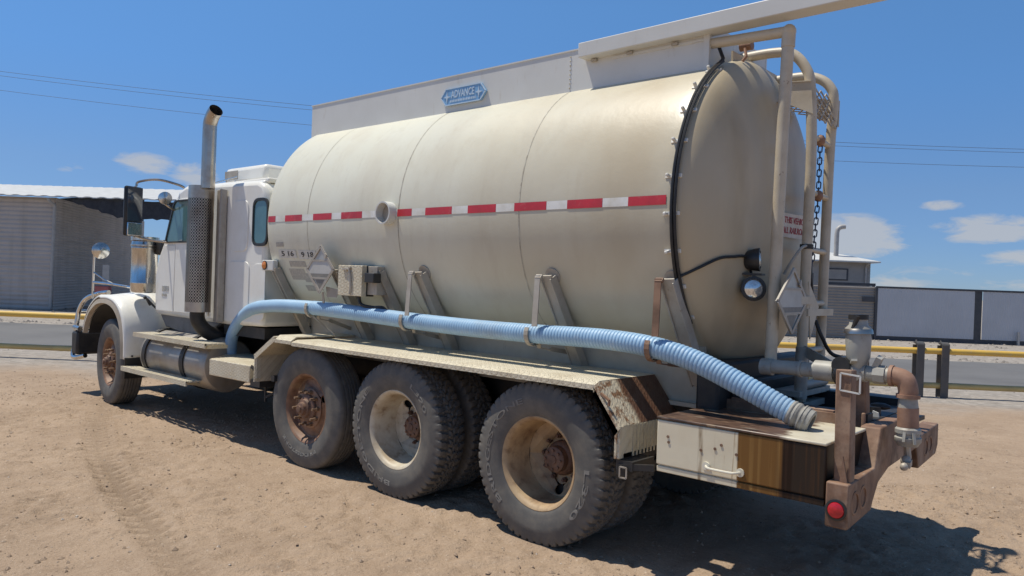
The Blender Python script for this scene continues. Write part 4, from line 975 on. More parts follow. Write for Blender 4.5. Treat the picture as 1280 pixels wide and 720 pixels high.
# placard frames
def placard(c, xd, w2, h2, z0_, parent=None):
    """diamond holder: flat bars round a faded face with a dark band"""
    c = Vector(c); xd = Vector(xd).normalized(); zd = Vector((0, 0, 1)); nd = xd.cross(zd)
    P = lambda a, b, o=0: c + xd * (a * w2) + zd * (b * h2) + nd * o
    pl = MB(); pl.prism([P(-1, 0), P(0, -1), P(1, 0), P(0, 1)], nd * .005); o = part(pl, 'placard_holder', 'placard')
    m = MB()
    for a, b in (((-1, 0), (0, -1)), ((0, -1), (1, 0)), ((1, 0), (0, 1)), ((0, 1), (-1, 0))):
        m.bar(P(a[0] * .94, a[1] * .94, .009), P(b[0] * .94, b[1] * .94, .009), .024, .008, up=nd)
    m.bar(P(-.55, .36, .0105), P(.55, .36, .0105), .014, .006, up=nd); m.bar(P(-.55, -.36, .0105), P(.55, -.36, .0105), .014, .006, up=nd)
    m.bar(P(.35, .45, .014), P(.42, .62, .014), .03, .01, up=nd); part(m, 'placard_bar', 'coaming' if parent else 'galv', o)
    m = MB(); m.prism([P(-.62, -.34, .006), P(-.84, -.06, .006), P(-.62, .33, .006), P(.62, .33, .006), P(.84, -.06, .006), P(.62, -.34, .006)], nd * .002); part(m, 'placard_face', 'placard_face', o)
    m = MB(); m.prism([P(-.6, -.33, .0085), P(-.72, -.18, .0085), P(.72, -.18, .0085), P(.6, -.33, .0085)], nd * .001); m.prism([P(-.32, -.42, .006), P(.32, -.42, .006), P(0, -.82, .006)], nd * .001); part(m, 'placard_band', mat_band, o)
    return o
mat_band = mat('faded grey band', (.20, .19, .17), (.26, .24, .21), 20, rough=.6)
placard((2.63, 1.03, 1.70), (-1, -.03, 0), .20, .215, 0)
m = MB(); m.bar((2.63, 1.0, 1.5), (2.63, .98, 1.36), .025, .008, up=(0, 1, 0)); m.prism([(2.60, .985, 1.55), (2.42, .985, 1.53), (2.44, .985, 1.46), (2.58, .985, 1.46)], (0, .006, 0)); part(m, 'placard_bracket', 'galv'); m = MB(); m.bar((2.63, 1.02, 1.7), (2.63, .9, 1.7), .04, .02); part(m, 'placard_stay', 'galv')
placard((-1.25, .345, 1.595), (.10, -1, 0), .325, .205, 0)
m = MB(); m.bar((-1.235, .42, 1.6), (-1.235, -.06, 1.6), .05, .008, up=(1, 0, 0)); part(m, 'placard_stay', 'rail_paint'); m = MB(); m.prism([(-1.232, .02, 1.72), (-1.232, -.17, 1.56), (-1.232, -.04, 1.35)], (.008, 0, 0)); part(m, 'placard_bracket', 'rail_paint')

# junction box
jb = empty('junction_box', (0, 0, 0), 0, truck)
m = MB(); m.box(2.05, 2.375, .98, 1.03, 1.485, 1.74); m.build('lid', 'plate_j' if 'plate_j' in M_ else 'plate', jb, bevel=.004)
m = MB(); m.box(2.05, 2.375, .90, .98, 1.485, 1.74); m.build('body', 'blackrub', jb, bevel=.004)
m = MB(); m.box(1.93, 2.05, .86, .97, 1.50, 1.735); m.build('back_plate', 'galv', jb, bevel=.004)
m = MB(); m.box(1.88, 2.0, .965, 1.045, 1.60, 1.68); m.build('connector', 'blackrub', jb, bevel=.006)
m = MB(); m.tube(smooth_path([(2.26, 1.036, 1.70), (2.22, 1.04, 1.71), (2.20, 1.038, 1.66), (2.19, 1.035, 1.56), (2.20, 1.034, 1.50)], 5), .011, 7); m.bar((2.30, 1.035, 1.705), (2.19, 1.038, 1.72), .02, .012); m.build('latch_strap', 'galv', jb)
m = MB(); m.tube(smooth_path([(2.14, .98, 1.49), (2.10, .99, 1.42), (1.98, .97, 1.40), (1.86, .95, 1.40), (1.80, .93, 1.34)], 6), .013, 8); m.build('cable', 'cable', jb)
m = MB(); m.bar((2.2, .95, 1.6), (2.2, .86, 1.6), .1, .1); m.build('bracket', 'galv', jb)

# side marker lamp on the front strut
m = MB(); m.box(3.50, 3.70, .91, .965, 1.675, 1.775); m.bar((3.6, .94, 1.7), (3.6, .85, 1.75), .05, .05); sm = part(m, 'side_marker', 'coaming', bevel=.008)
m = MB(); m.lathe([(0, .037), (.014, .034), (.022, .001)], (3.645, .965, 1.725), (0, 1, 0), 20); part(m, 'marker_lamp', 'amber', sm)
m = MB(); m.lathe([(0, .044), (.006, .044), (.008, .037)], (3.645, .965, 1.725), (0, 1, 0), 20); part(m, 'marker_ring', 'blackrub', sm)

# discharge pipework at the rear
PY = .46
m = MB(); m.cyl((-1.13, PY, 1.195), (-1.20, PY, 1.195), .05, 18); m.cyl((-1.20, PY, 1.20), (-1.58, PY, 1.205), .042, 18); m.cyl((-1.36, PY, 1.203), (-1.375, PY, 1.203), .05, 18); m.cyl((-1.45, PY, 1.205), (-1.56, PY, 1.205), .058, 20); part(m, 'discharge_pipe', 'pipe_grey')
m = MB(); m.cyl((-1.575, PY, 1.205), (-1.615, PY, 1.205), .075, 20); m.cyl((-1.61, PY - .07, 1.25), (-1.61, PY + .07, 1.25), .05, 14); part(m, 'valve_flange', 'blackrub')
m = MB(); m.ball((-1.665, PY, 1.21), .062, 18); m.cyl((-1.62, PY, 1.21), (-1.73, PY, 1.215), .05, 18); m.bar((-1.65, PY, 1.25), (-1.69, PY + .09, 1.29), .03, .012); part(m, 'ball_valve', 'pipe_grey')
m = MB(); m.lathe([(0, .045), (.05, .047), (.09, .062), (.19, .068), (.22, .064), (.225, .075), (.25, .07), (.27, .05), (.30, .046), (.30, .052), (.325, .052), (.33, .001)], (-1.685, PY, 1.21), (.03, 0, 1), 24); cp = part(m, 'vent_cap_pipe', 'pipe_grey')
m = MB(); m.lathe([(.222, .078), (.245, .074), (.262, .054)], (-1.685, PY, 1.21), (.03, 0, 1), 24); part(m, 'clamp_ring', 'stainless', cp)
m = MB(); m.lathe([(.30, .053), (.328, .053), (.333, .001)], (-1.685, PY, 1.21), (.03, 0, 1), 24); m.bar((-1.66, PY + .05, 1.44), (-1.69, PY + .06, 1.53), .03, .012); part(m, 'cap_lid', 'black', cp)
m = MB(); m.cyl((-1.73, PY, 1.215), (-1.86, PY, 1.215), .042, 18); m.bar((-1.775, PY, 1.255), (-1.80, PY + .01, 1.31), .055, .03, up=(1, 0, 0)); m.cyl((-1.77, PY, 1.215), (-1.83, PY, 1.215), .052, 8); part(m, 'coupling', 'pipe_grey')
m = MB(); m.tube(smooth_path([(-1.855, PY, 1.215), (-1.88, PY, 1.215), (-1.925, PY, 1.20), (-1.942, PY, 1.155), (-1.944, PY, 1.12)], 6), .05, 18); m.cyl((-1.85, PY, 1.215), (-1.868, PY, 1.215), .058, 18); m.cyl((-1.944, PY, 1.125), (-1.944, PY, 1.105), .06, 18); part(m, 'pipe_elbow', 'pipe_rust')
m = MB(); m.cyl((-1.944, PY, 1.105), (-1.946, PY, 1.05), .046, 18, .052); part(m, 'coupling', 'pipe_grey')
m = MB(); m.cyl((-1.946, PY, 1.055), (-1.95, PY, .945), .053, 20); part(m, 'drop_pipe', 'pipe_rust')
m = MB(); m.lathe([(0, .055), (.01, .064), (.03, .064), (.034, .057), (.05, .057), (.054, .066), (.075, .066), (.085, .058), (.10, .05), (.105, .001)], (-1.95, PY, .95), (-.02, 0, -1), 22); m.bar((-1.95, PY + .066, .93), (-1.95, PY + .078, .88), .014, .008); m.bar((-1.99, PY + .05, .93), (-2.0, PY + .06, .87), .014, .008); part(m, 'hose_coupling', 'pipe_grey')
m = MB(); m.cyl((-1.93, PY - .06, .86), (-1.94, PY - .07, .77), .018, 8); m.ball((-1.94, PY - .02, .765), .028, 12); m.bar((-1.95, PY - .05, .755), (-1.96, PY + .03, .75), .03, .03); m.ball((-1.95, PY + .05, .745), .022, 10); part(m, 'drain_cock', 'galv')
m = MB(); m.cyl((-1.2, .0, 1.05), (-1.2, -.42, 1.05), .03, 10); m.box(-1.23, -1.0, -.45, .1, .985, 1.02); m.box(-1.22, -1.14, -.5, .15, .90, .94); part(m, 'ladder_base', 'pipe_grey')
m = MB(); m.cyl((-1.205, .02, 1.30), (-1.205, .02, .97), .04, 14); m.bar((-1.2, .0, 1.28), (-1.45, .2, 1.21), .008, .07); part(m, 'pipe_brace', 'pipe_grey')
m = MB(); m.cyl((-1.70, .18, .90), (-1.70, .18, 1.0), .035, 14); m.ball((-1.72, .14, 1.0), .04, 12, (1.5, 1, .5)); m.box(-1.76, -1.62, .05, .3, .885, .93); part(m, 'rear_valve', 'black')
m = MB(); m.prism([(-1.69, .24, .89), (-1.755, .24, .89), (-1.74, .24, .975), (-1.71, .24, .985)], (0, .012, 0)); part(m, 'valve_plate', 'coaming')
m = MB(); m.tube(smooth_path([(-1.21, -.18, 1.47), (-1.25, -.2, 1.36), (-1.30, -.26, 1.25), (-1.40, -.33, 1.235), (-1.47, -.33, 1.30)], 7), .013, 8); m.tube(smooth_path([(-1.19, -.10, 1.94), (-1.2, -.1, 1.75), (-1.21, -.16, 1.5)], 6), .010, 7); part(m, 'loose_cable', 'cable')
m = MB(); m.tube(smooth_path([(-1.21, .02, 1.95), (-1.2, .09, 1.93), (-1.16, .14, 1.84), (-1.12, .15, 1.76)], 7), .010, 7); part(m, 'bent_rod', 'pipe_grey')
m = MB(); m.cyl((-1.20, .0, 1.93), (-1.20, .0, 1.96), .042, 14); part(m, 'ladder_clamp', 'black'); m = MB(); m.box(-1.235, -1.19, -.44, .02, 1.50, 1.545); part(m, 'ladder_clamp', 'rail_paint'); m = MB(); m.box(-1.19, -1.15, -.17, -.08, 1.60, 1.78); part(m, 'ladder_clamp', 'black')

# ---- cab
cabm = MB(); prof = [(6.10, 1.12), (6.13, 1.60), (6.06, 1.80), (5.93, 1.98), (5.68, 2.46), (5.58, 2.55), (5.42, 2.60), (3.90, 2.56), (3.80, 2.52), (3.74, 2.42), (3.74, 1.12), (4.4, 1.10)]
cabm.prism([(x, -.92, z) for x, z in prof], (0, 1.84, 0)); cab = part(cabm, 'cab', 'white', bevel=.045)
m = MB(); m.prism([(x, -.88, z) for x, z in ((6.06, 1.13), (5.9, .98), (5.3, .92), (4.9, .97), (4.6, 1.11))], (0, 1.76, 0)); part(m, 'cab_floor', mat('grey cab skirt', (.15, .15, .15), (.10, .095, .09), 5, rough=.5), cab, bevel=.02)
m = MB(); m.box(3.8, 4.6, -.85, .85, .99, 1.10); part(m, 'sleeper_floor', 'black', cab)
m = MB(); dp = [(5.60, 1.17), (5.60, 1.95), (5.83, 1.97), (5.62, 2.45), (4.80, 2.46), (4.80, 1.17)]
m.prism([(x, .918, z) for x, z in dp], (0, .014, 0)); door = part(m, 'door', 'white', bevel=.006)
m = MB(); m.prism([(x, .918, z) for x, z in ((6.06, 1.17), (6.08, 1.58), (6.0, 1.77), (5.87, 1.93), (5.615, 1.93), (5.615, 1.17))], (0, .012, 0)); part(m, 'cowl_panel', 'white', cab, bevel=.005)
def rounded(pts, r, n=5):
    out = []; k = len(pts)
    for i_ in range(k):
        p = Vector(pts[i_]); a = (Vector(pts[i_ - 1]) - p).normalized(); b = (Vector(pts[(i_ + 1) % k]) - p).normalized()
        for t in np.linspace(0, 1, n): out.append((p + a * r * (1 - t) ** 2 + b * r * t ** 2))
    return out
def window(pts, y, parent, r=.06, name='window'):
    P = rounded(pts, r); c = sum((Vector(p) for p in P), Vector((0, 0))) / len(P)
    m = MB(); outer = [c + (p - c) * 1.0 + (p - c).normalized() * .028 for p in P]
    n = len(P); V = [(p.x, y + .012, p.y) for p in outer] + [(p.x, y + .012, p.y) for p in P] + [(p.x, y - .008, p.y) for p in P] + [(p.x, y - .008, p.y) for p in outer]
    m.add(V, [(a * n + i_, a * n + (i_ + 1) % n, ((a + 1) % 4) * n + (i_ + 1) % n, ((a + 1) % 4) * n + i_) for a in range(4) for i_ in range(n)])
    o = part(m, name, 'blackrub', parent); g = MB(); g.prism([(p.x, y - .004, p.y) for p in P], (0, .006, 0)); g.build('pane', 'glass', o); return o
window([(5.83, 1.97), (5.63, 2.42), (4.92, 2.42), (4.92, 1.97)], .934, door, .05)
window([(3.94, 1.94), (3.94, 2.36), (3.70, 2.36), (3.70, 1.94)], .923, cab, .08)
m = MB(); m.box(4.82, 4.88, .932, .95, 1.28, 1.40); part(m, 'door_handle', 'blackrub', door)
m = MB(); m.box(5.74, 5.90, .931, .935, 1.40, 1.46); m.box(5.78, 5.9, .931, .935, 1.34, 1.37); part(m, 'cowl_badge', 'chrome', cab)
for (a, b, c, d) in ((4.38, 4.05, 2.38, 1.86), (4.42, 4.0, 1.76, 1.18)):
    m = MB(); P = rounded([(a, d), (a, c), (b, c), (b, d)], .1); m.prism([(p.x, .918, p.y) for p in P], (0, .009, 0)); part(m, 'pressed_panel', 'white', cab, bevel=.004)
P = rounded([(3.93, 1.18), (3.93, 1.74), (3.70, 1.74), (3.70, 1.18)], .08); m = MB(); m.prism([(p.x, .918, p.y) for p in P], (0, .009, 0)); part(m, 'pressed_panel', 'white', cab, bevel=.004)
m = MB(); m.prism([(5.72, -.80, 2.42), (5.82, -.80, 2.40), (5.62, -.80, 2.56), (5.5, -.80, 2.60)], (0, 1.6, 0)); part(m, 'sun_visor', 'stainless', cab)
m = MB(); m.prism([(5.955, -.76, 2.0), (5.70, -.76, 2.45), (5.715, -.76, 2.46), (5.97, -.76, 2.01)], (0, 1.52, 0)); part(m, 'windscreen', 'glass', cab)
m = MB(); m.tube([(5.5, .84, 2.56), (3.86, .84, 2.53)], .05, 10); m.box(3.82, 5.4, -.85, .85, 2.55, 2.60); rf = part(m, 'cab_roof', 'white', cab, bevel=.03)
for y in (.55, .28, 0, -.28, -.55):
    m = MB(); m.ball((5.45, y, 2.63), .045, 12, (1.3, 1, .8)); part(m, 'roof_marker', 'amber' if y != .55 else 'galv', cab)
m = MB(); m.box(4.62, 5.5, -.35, .42, 2.66, 2.86); ac = part(m, 'air_conditioner', 'white', cab, bevel=.05)
m = MB(); m.box(4.72, 5.4, -.25, .32, 2.60, 2.66); part(m, 'ac_base', 'galv', ac)
m = MB(); m.box(5.505, 5.515, -.1, .40, 2.69, 2.82); m.box(5.2, 5.49, .42, .424, 2.72, 2.82); part(m, 'ac_grille', 'galv', ac)
m = MB(); m.tube([(5.5, .7, 2.62), (4.7, .7, 2.68), ], .008, 6); m.tube([(5.45, .62, 2.6), (5.45, .62, 2.71)], .012, 6); m.cyl((5.3, .5, 2.62), (5.05, .5, 2.66), .03, 10); part(m, 'air_horn', 'chrome', cab)
# mirror
mir = empty('side_mirror', (0, 0, 0), 0, truck)
mc = Vector((5.88, 1.28, 2.28)); mx_ = Vector((.32, -1, 0)).normalized()
mn = Vector((-1, -.32, 0)).normalized()
def mirror_box(cz, h, wd, t0_, t1_):
    P = [mc + mx_ * (a * wd / 2) + Vector((0, 0, cz - mc.z + b * h / 2)) for a, b in ((-1, -1), (1, -1), (1, 1), (-1, 1))]
    mb = MB(); mb.prism([p + mn * t0_ for p in P], mn * (t1_ - t0_)); return mb
mirror_box(2.29, .56, .235, -.05, .0).build('mirror_shell', 'blackrub', mir, bevel=.03)
mirror_box(2.37, .385, .20, .001, .006).build('mirror_glass', 'mirror', mir, bevel=.008)
mb = mirror_box(2.09, .15, .20, .001, .02); mb.build('convex_mirror', 'chrome', mir, bevel=.02)
m = MB(); m.tube(smooth_path([(5.90, 1.26, 2.58), (5.88, 1.24, 2.63), (5.68, 1.12, 2.655), (5.62, .92, 2.62), (5.6, .85, 2.59)], 6), .014, 8); m.tube([(5.92, 1.26, 2.58), (5.92, 1.26, 2.0)], .014, 8); m.tube(smooth_path([(5.92, 1.26, 2.02), (5.90, 1.1, 1.98), (5.8, .93, 1.96)], 5), .014, 8); m.build('mirror_arm', 'stainless', mir)
m = MB(); m.lathe([(-.08, .001), (-.075, .05), (-.02, .07), (.02, .072), (.022, .06), (.026, .001)], (5.62, 1.06, 2.45), (-1, .2, 0), 24); spl = part(m, 'spot_lamp', 'chrome'); m = MB(); m.tube(smooth_path([(5.66, 1.05, 2.40), (5.64, 1.0, 2.36), (5.66, .93, 2.33)], 5), .014, 8); part(m, 'lamp_stalk', 'stainless', spl)

# exhaust stack
ex_ = empty('exhaust', (0, 0, 0), 0, truck); EX, EY = 4.71, 1.09; ES = 4.58
m = MB(); m.cyl((EX, EY, 1.23), (EX, EY, 2.52), .095, 32); m.build('muffler', 'black', ex_)
# perforated heat shield: real holes
def shield(a0, a1, na, nz, r, z0_, z1_, hole=.36, seg=8):
    V = []; F = []
    for i_ in range(na):
        for j_ in range(nz):
            o = len(V); sh = .5 if i_ % 2 else 0
            for layer in (0, 1):
                for k in range(seg):
                    t = 2 * PI * (k + .5) / seg; c, s_ = math.cos(t), math.sin(t)
                    if layer == 0: q = 1 / max(abs(c), abs(s_)); x, y = c * q, s_ * q
                    else: x, y = c * hole * 2, s_ * hole * 2
                    a = a0 + (a1 - a0) * (i_ + .5 + x / 2) / na; z = z0_ + (z1_ - z0_) * (j_ + .5 + y / 2) / nz
                    V.append((EX + r * math.cos(a), EY + r * math.sin(a), z))
            for k in range(seg): F.append((o + k, o + (k + 1) % seg, o + seg + (k + 1) % seg, o + seg + k))
    m = MB(); return m.add(V, F)
SR = .128
# angle 0 = +x forward, pi/2 = +y outward, pi = backward (towards the camera)
sh = shield(R(70), R(205), 11, 34, SR, 1.32, 2.40, .34); sh.lathe([(0, SR), (.10, SR)], (EX, EY, 1.22), (0, 0, 1), 40); sh.lathe([(0, SR), (.13, SR)], (EX, EY, 2.40), (0, 0, 1), 40)
so_ = sh.build('heat_shield', 'stainless', ex_, smooth=50)
V = []; m = MB(); A = np.linspace(R(205), R(430), 40)
for a in A: V += [(EX + SR * math.cos(a), EY + SR * math.sin(a), 1.32), (EX + SR * math.cos(a), EY + SR * math.sin(a), 2.40)]
m.add(V, [(2 * i_, 2 * i_ + 2, 2 * i_ + 3, 2 * i_ + 1) for i_ in range(39)]); m.build('shield_back', 'stainless', ex_, smooth=50)
m = MB(); m.cyl((EX, EY, 2.51), (EX, EY, 2.528), .127, 32); m.build('shield_cap', 'stainless', ex_)
m = MB(); m.tube(smooth_path([(ES, EY, 2.5), (ES, EY, 2.8), (ES, EY, 3.10), (ES - .01, EY, 3.18), (ES - .055, EY, 3.25), (ES - .12, EY, 3.295)], 8), .07, 24, caps=False); m.tube(smooth_path([(ES - .12, EY, 3.295), (ES - .055, EY, 3.25), (ES - .01, EY, 3.18), (ES, EY, 3.10)], 8), .066, 24, caps=False); m.build('stack_pipe', 'stainless', ex_)
m = MB(); m.cyl((ES - .03, EY, 3.222), (ES - .035, EY, 3.228), .064, 20); m.build('stack_shade_plug', 'shade', ex_)  # black plug standing in for the shade inside the pipe mouth
m = MB(); m.box(4.47, 4.50, .93, 1.0, 1.12, 2.50); m.box(4.502, 4.62, .93, .965, 1.12, 2.5); m.build('stack_bracket', 'galv', ex_, bevel=.005)
m = MB(); m.tube(smooth_path([(EX, EY, 1.25), (EX, EY - .01, 1.12), (EX - .02, EY - .12, 1.0), (EX, EY - .35, .96), (EX + .2, .4, .95)], 7), .075, 18); m.build('exhaust_elbow', 'black', ex_)

# air cleaners and hood
for s_ in (1, -1):
    m = MB(); m.lathe([(0, .001), (0, .135), (.02, .148), (.10, .148), (.105, .152), (.125, .152), (.13, .148), (.52, .148), (.525, .152), (.545, .152), (.55, .148), (.60, .148), (.62, .14), (.63, .10), (.645, .10), (.66, .001)], (6.40, s_ * .93, 1.36), (0, 0, 1), 36); acl = part(m, 'air_cleaner', 'chrome')
    m = MB(); m.cyl((6.40, s_ * .93, 1.985), (6.40, s_ * .93, 2.03), .158, 32); m.cyl((6.40, s_ * .93, 1.92), (6.40, s_ * .93, 1.935), .16, 32); part(m, 'cleaner_cap', 'chrome', acl)
    m = MB(); m.box(6.12, 6.34, min(s_ * .62, s_ * .86), max(s_ * .62, s_ * .86), 1.82, 2.0); part(m, 'intake_duct', 'blackrub', acl, bevel=.03)
m = MB(); V = []
for (x, w_, zt) in ((6.12, .66, 1.80), (7.0, .55, 1.62), (7.7, .40, 1.46), (7.86, .36, 1.36)): V += [(x, -w_, .95), (x, -w_, zt - .12), (x, -w_ + .12, zt), (x, w_ - .12, zt), (x, w_, zt - .12), (x, w_, .95)]
F = [(a * 6 + i_, a * 6 + i_ + 1, (a + 1) * 6 + i_ + 1, (a + 1) * 6 + i_) for a in range(3) for i_ in range(5)] + [(0, 1, 2, 3, 4, 5), (18, 19, 20, 21, 22, 23)]
m.add(V, F); hood = part(m, 'hood', 'white', bevel=.02)
m = MB(); m.box(7.87, 7.90, -.34, .34, .85, 1.33); part(m, 'grille', 'chrome', hood)
# front fenders: arched, open below, with a tan flare
def front_fender(s_):
    arc = []
    cx_, cz_ = 6.80, .50
    outer = [(6.21, .585), (6.22, .80), (6.27, .99), (6.36, 1.13), (6.50, 1.235), (6.68, 1.29), (6.9, 1.30), (7.12, 1.26), (7.33, 1.14), (7.45, 1.0), (7.52, .84)]
    O = smooth_path([(x, 0, z) for x, z in outer], 4); n = len(O)
    V = []
    rows = [(1.205, .030), (1.20, .012), (1.18, 0), (1.10, -.012 + .012), (.85, .0), (.66, .012)]
    C = Vector((6.85, 0, .6))
    for (y, ins) in rows:
        for p in O:
            d = (C - p).normalized(); q = p + d * ins; V.append((q.x, s_ * y, q.z + (.07 * (1.2 - y) / .55 if q.x < 7.0 else .02)))
    F = [(a * n + i_, a * n + i_ + 1, (a + 1) * n + i_ + 1, (a + 1) * n + i_) for a in range(len(rows) - 1) for i_ in range(n - 1)]
    m = MB(); m.add(V, F); ff = part(m, 'front_fender', 'white', smooth=50); sol = ff.modifiers.new('sheet', 'SOLIDIFY'); sol.thickness = .008; sol.offset = 0
    # outer face between edge and wheel arch
    inner = [(C + (Vector(p) - C) * .875) for p in O]
    V = [(p.x, s_ * 1.206, p.z - .0) for p in [q + (C - q).normalized() * .03 for q in O]] + [(p.x, s_ * 1.222, p.z) for p in inner] + [(p.x, s_ * 1.17, p.z) for p in [C + (q - C) * .985 for q in inner]]
    m = MB(); m.add(V, [(a * n + i_, a * n + i_ + 1, (a + 1) * n + i_ + 1, (a + 1) * n + i_) for a in range(2) for i_ in range(n - 1)])
    part(m, 'arch_flare', 'flare', ff, smooth=40)
    V = [(p.x, s_ * y, p.z) for y in (1.16, .66) for p in [C + (q - C) * .98 for q in inner]]
    m = MB(); m.add(V, [(i_, i_ + 1, n + i_ + 1, n + i_) for i_ in range(n - 1)]); part(m, 'arch_liner', 'blackrub', ff, smooth=50)
    m = MB(); m.box(6.205, 6.225, min(s_ * .70, s_ * 1.2), max(s_ * .70, s_ * 1.2), .36, .60); part(m, 'mud_flap', 'blackrub', ff)
    for y in (1.12, 1.0): m = MB(); m.cyl((6.215, s_ * y, .62), (6.200, s_ * y, .62), .012, 8); part(m, 'fender_bolt', 'blackrub', ff)
M_['flare'] = mat('tan arch flare', (.43, .37, .29), (.34, .285, .215), 6, rough=.6)
front_fender(1); front_fender(-1)
m = MB(); m.bar((6.14, 1.0, 1.30), (6.16, .95, 1.22), .02, .02); m.ball((6.14, 1.02, 1.31), .022, 8); m.tube([(6.15, .98, 1.28), (6.10, .9, 1.18)], .012, 6); part(m, 'hood_latch', 'blackrub')
# bumper and grille guard
m = MB(); m.box(7.76, 7.95, -1.18, 1.18, .50, .80); fb = part(m, 'front_bumper', 'black', bevel=.03)
m = MB()
for s_ in (1, -1):
    m.tube(smooth_path([(7.62, s_ * 1.12, .50), (7.90, s_ * 1.16, .46), (8.0, s_ * 1.12, .60), (8.0, s_ * 1.1, .9), (7.98, s_ * 1.08, 1.08), (7.86, s_ * 1.05, 1.22), (7.55, s_ * 1.02, 1.30), (7.3, s_ * .98, 1.33)], 6), .03, 12)
    m.tube([(8.0, s_ * 1.1, .82), (8.0, s_ * .4, .82)], .028, 10); m.tube([(7.7, s_ * 1.16, .84), (8.0, s_ * 1.12, .84)], .035, 10)
m.tube([(8.0, 1.08, 1.05), (8.0, -1.08, 1.05)], .028, 10); m.tube([(8.0, 1.08, .6), (8.0, -1.08, .6)], .028, 10)
gg = part(m, 'grille_guard', 'chrome', fb)
m = MB(); m.tube(smooth_path([(7.55, 1.08, 1.24), (7.55, 1.08, 1.45), (7.54, 1.08, 1.80), (7.50, 1.08, 1.86), (7.38, 1.07, 1.87)], 5), .014, 8); m.tube(smooth_path([(7.54, 1.08, 1.45), (7.2, 1.0, 1.44), (6.75, .92, 1.41)], 4), .016, 8); m.tube(smooth_path([(7.54, 1.08, 1.58), (7.35, 1.0, 1.48), (7.2, .9, 1.42)], 4), .01, 8); ms = part(m, 'fender_mirror_stand', 'chrome')
m = MB(); m.lathe([(-.06, .001), (-.05, .06), (-.02, .10), (0, .105), (.02, .085), (.03, .001)], (7.36, 1.07, 1.86), (-1, .15, 0), 28); part(m, 'fender_mirror', 'chrome', ms)
m = MB(); m.box(6.62, 6.70, .86, .92, 1.36, 1.68); m.box(6.56, 6.70, .86, .92, 1.66, 1.70); part(m, 'hood_bracket', 'white')

# fuel tanks and steps
for s_ in (1, -1):
    m = MB(); m.lathe([(0, .001), (0, .20), (.02, .27), (.05, .288), (1.52, .288), (1.55, .27), (1.57, .20), (1.57, .001)], (4.48, s_ * .83, .665), (1, 0, 0), 48); ft = part(m, 'fuel_tank', 'alu')
    for x in (4.98, 5.90):
        m = MB(); m.lathe([(-.045, .289), (-.045, .297), (.045, .297), (.045, .289)], (x, s_ * .83, .665), (1, 0, 0), 48); m.lathe([(-.05, .298), (-.05, .303), (-.03, .303), (-.03, .298)], (x, s_ * .83, .665), (1, 0, 0), 48); part(m, 'tank_strap', 'black', ft)
    m = MB()
    for k in range(5): m.box(4.25, 5.92, s_ * (1.215 - k * .046) - .017, s_ * (1.215 - k * .046) + .017, .905, .925)
    m.box(4.25, 5.92, min(s_ * 1.218, s_ * 1.236), max(s_ * 1.218, s_ * 1.236), .878, .927)
    for x in (4.3, 5.0, 5.87): m.box(x - .03, x + .03, min(s_ * .98, s_ * 1.2), max(s_ * .98, s_ * 1.2), .87, .904)
    part(m, 'upper_step', 'plate')
    m = MB()
    for k in range(4): m.box(4.6, 6.2, s_ * (1.225 - k * .042) - .016, s_ * (1.225 - k * .042) + .016, .495, .512)
    m.box(4.6, 6.2, min(s_ * 1.228, s_ * 1.246), max(s_ * 1.228, s_ * 1.246), .462, .514)
    for x in (4.75, 5.95): m.bar((x, s_ * 1.2, .48), (x, s_ * .95, .44), .05, .03)
    part(m, 'lower_step', 'plate')
    m = MB(); m.bar((6.18, s_ * .75, .42), (5.2, s_ * .8, .40), .2, .05); part(m, 'step_hanger', 'black')

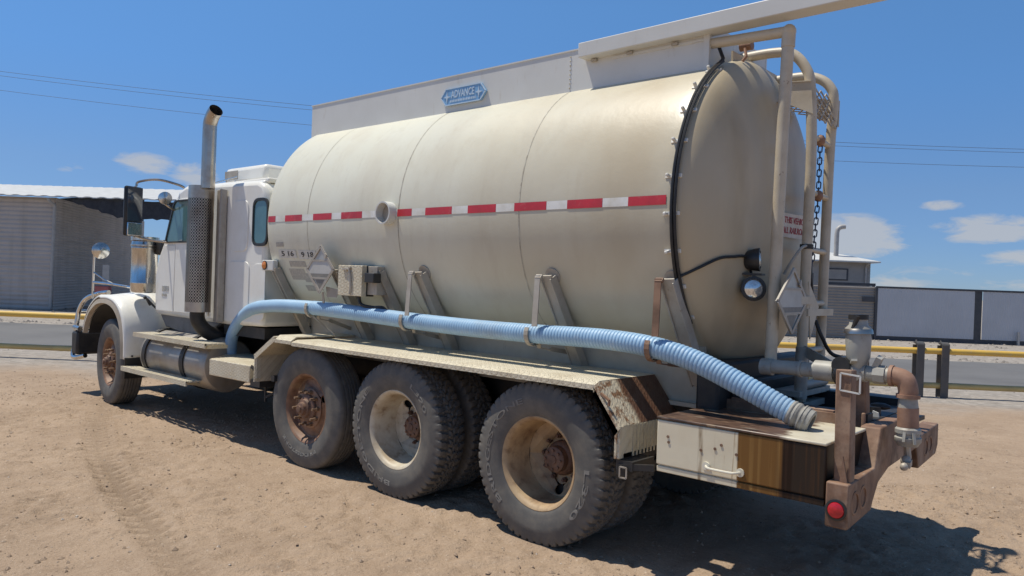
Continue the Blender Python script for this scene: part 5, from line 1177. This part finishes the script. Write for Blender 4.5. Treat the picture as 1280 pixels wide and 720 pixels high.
# ================================================================== things resting on or hanging from the truck
hose = empty('suction_hose', (0, 0, 0))
tag(hose, 'long ribbed light blue hose lying along the truck side on hooks', 'hose')
ctrl = [(4.52, .80, .62), (4.50, .82, .86), (4.40, .85, 1.02), (4.20, .88, 1.17), (3.92, .92, 1.285), (3.55, .945, 1.335), (3.1, HY, 1.352), (2.5, HY, 1.348), (1.55, HY, 1.318), (.9, HY, 1.305), (.265, HY, 1.305), (-.31, HY + .005, 1.312), (-.68, HY + .02, 1.292), (-.95, HY + .01, 1.235), (-1.22, HY - .0, 1.135), (-1.45, HY - .02, 1.035), (-1.56, HY - .03, .99)]
path = resample(smooth_path(ctrl, 20), .0042)
n_ = len(path); cuff = int(.075 / .0042); HR = .061
rad = [HR + (.0035 * (1 if (i_ % 6) in (1, 2, 3, 4) else (.3 if i_ % 6 else -1.2))) * (.35 if i_ < n_ * .32 else 1) for i_ in range(n_)]
m = MB(); k0 = n_ - cuff
m.tube(path[:k0], HR, 18, radii=rad[:k0]); m.build('hose_body', 'hose', hose, smooth=50)
m = MB(); rc = [HR + .004 + .004 * math.sin(i_ * .9) + (.006 if 4 < i_ % 9 < 8 else 0) for i_ in range(cuff)]
m.tube(path[k0 - 1:], HR, 18, radii=[HR + .003] + rc[:len(path[k0:])]); m.build('hose_cuff', 'hose_grey', hose, smooth=50)
e_ = (path[-1] - path[-6]).normalized()
m = MB(); m.lathe([(-.01, .066), (.0, .071), (.02, .071), (.024, .066), (.045, .066), (.05, .058), (.05, .046), (-.04, .044), (-.04, .001)], path[-1], e_, 24); m.build('hose_coupling', 'hose_grey', hose, smooth=35)

# chain hanging between ladder stringers
ch = MB()
def link(c, ang, tilt=0):
    P = [];
    for k in range(13):
        a = 2 * PI * k / 12; x = .013 * math.cos(a); z = .013 * math.sin(a) + (.012 if math.sin(a) > 0 else -.012)
        P.append(Vector(c) + Vector((x * math.cos(ang) , x * math.sin(ang), z)) + Vector((0, tilt * z, 0)))
    ch.tube(P, .0042, 6, caps=False)
for k in range(20):
    z = 2.60 - k * .040; y = -.17 + (.0 if k < 9 else .006 * (k - 8)); link((-1.20, y, z), (k % 2) * PI / 2 + .4, -.1 if k > 8 else 0)
co_ = ch.build('hanging_chain', 'chain', smooth=50); tag(co_, 'blue grey chain hanging on the rear ladder of the tanker', 'chain')
for z in (2.655, 2.29):
    m = MB(); m.ball((-1.20, -.165, z), .035, 10, (1, 1, 1.1)); m.bar((-1.2, -.165, z), (-1.18, -.24, z - .01), .03, .04); part(m, 'chain_shackle', 'pipe_rust')
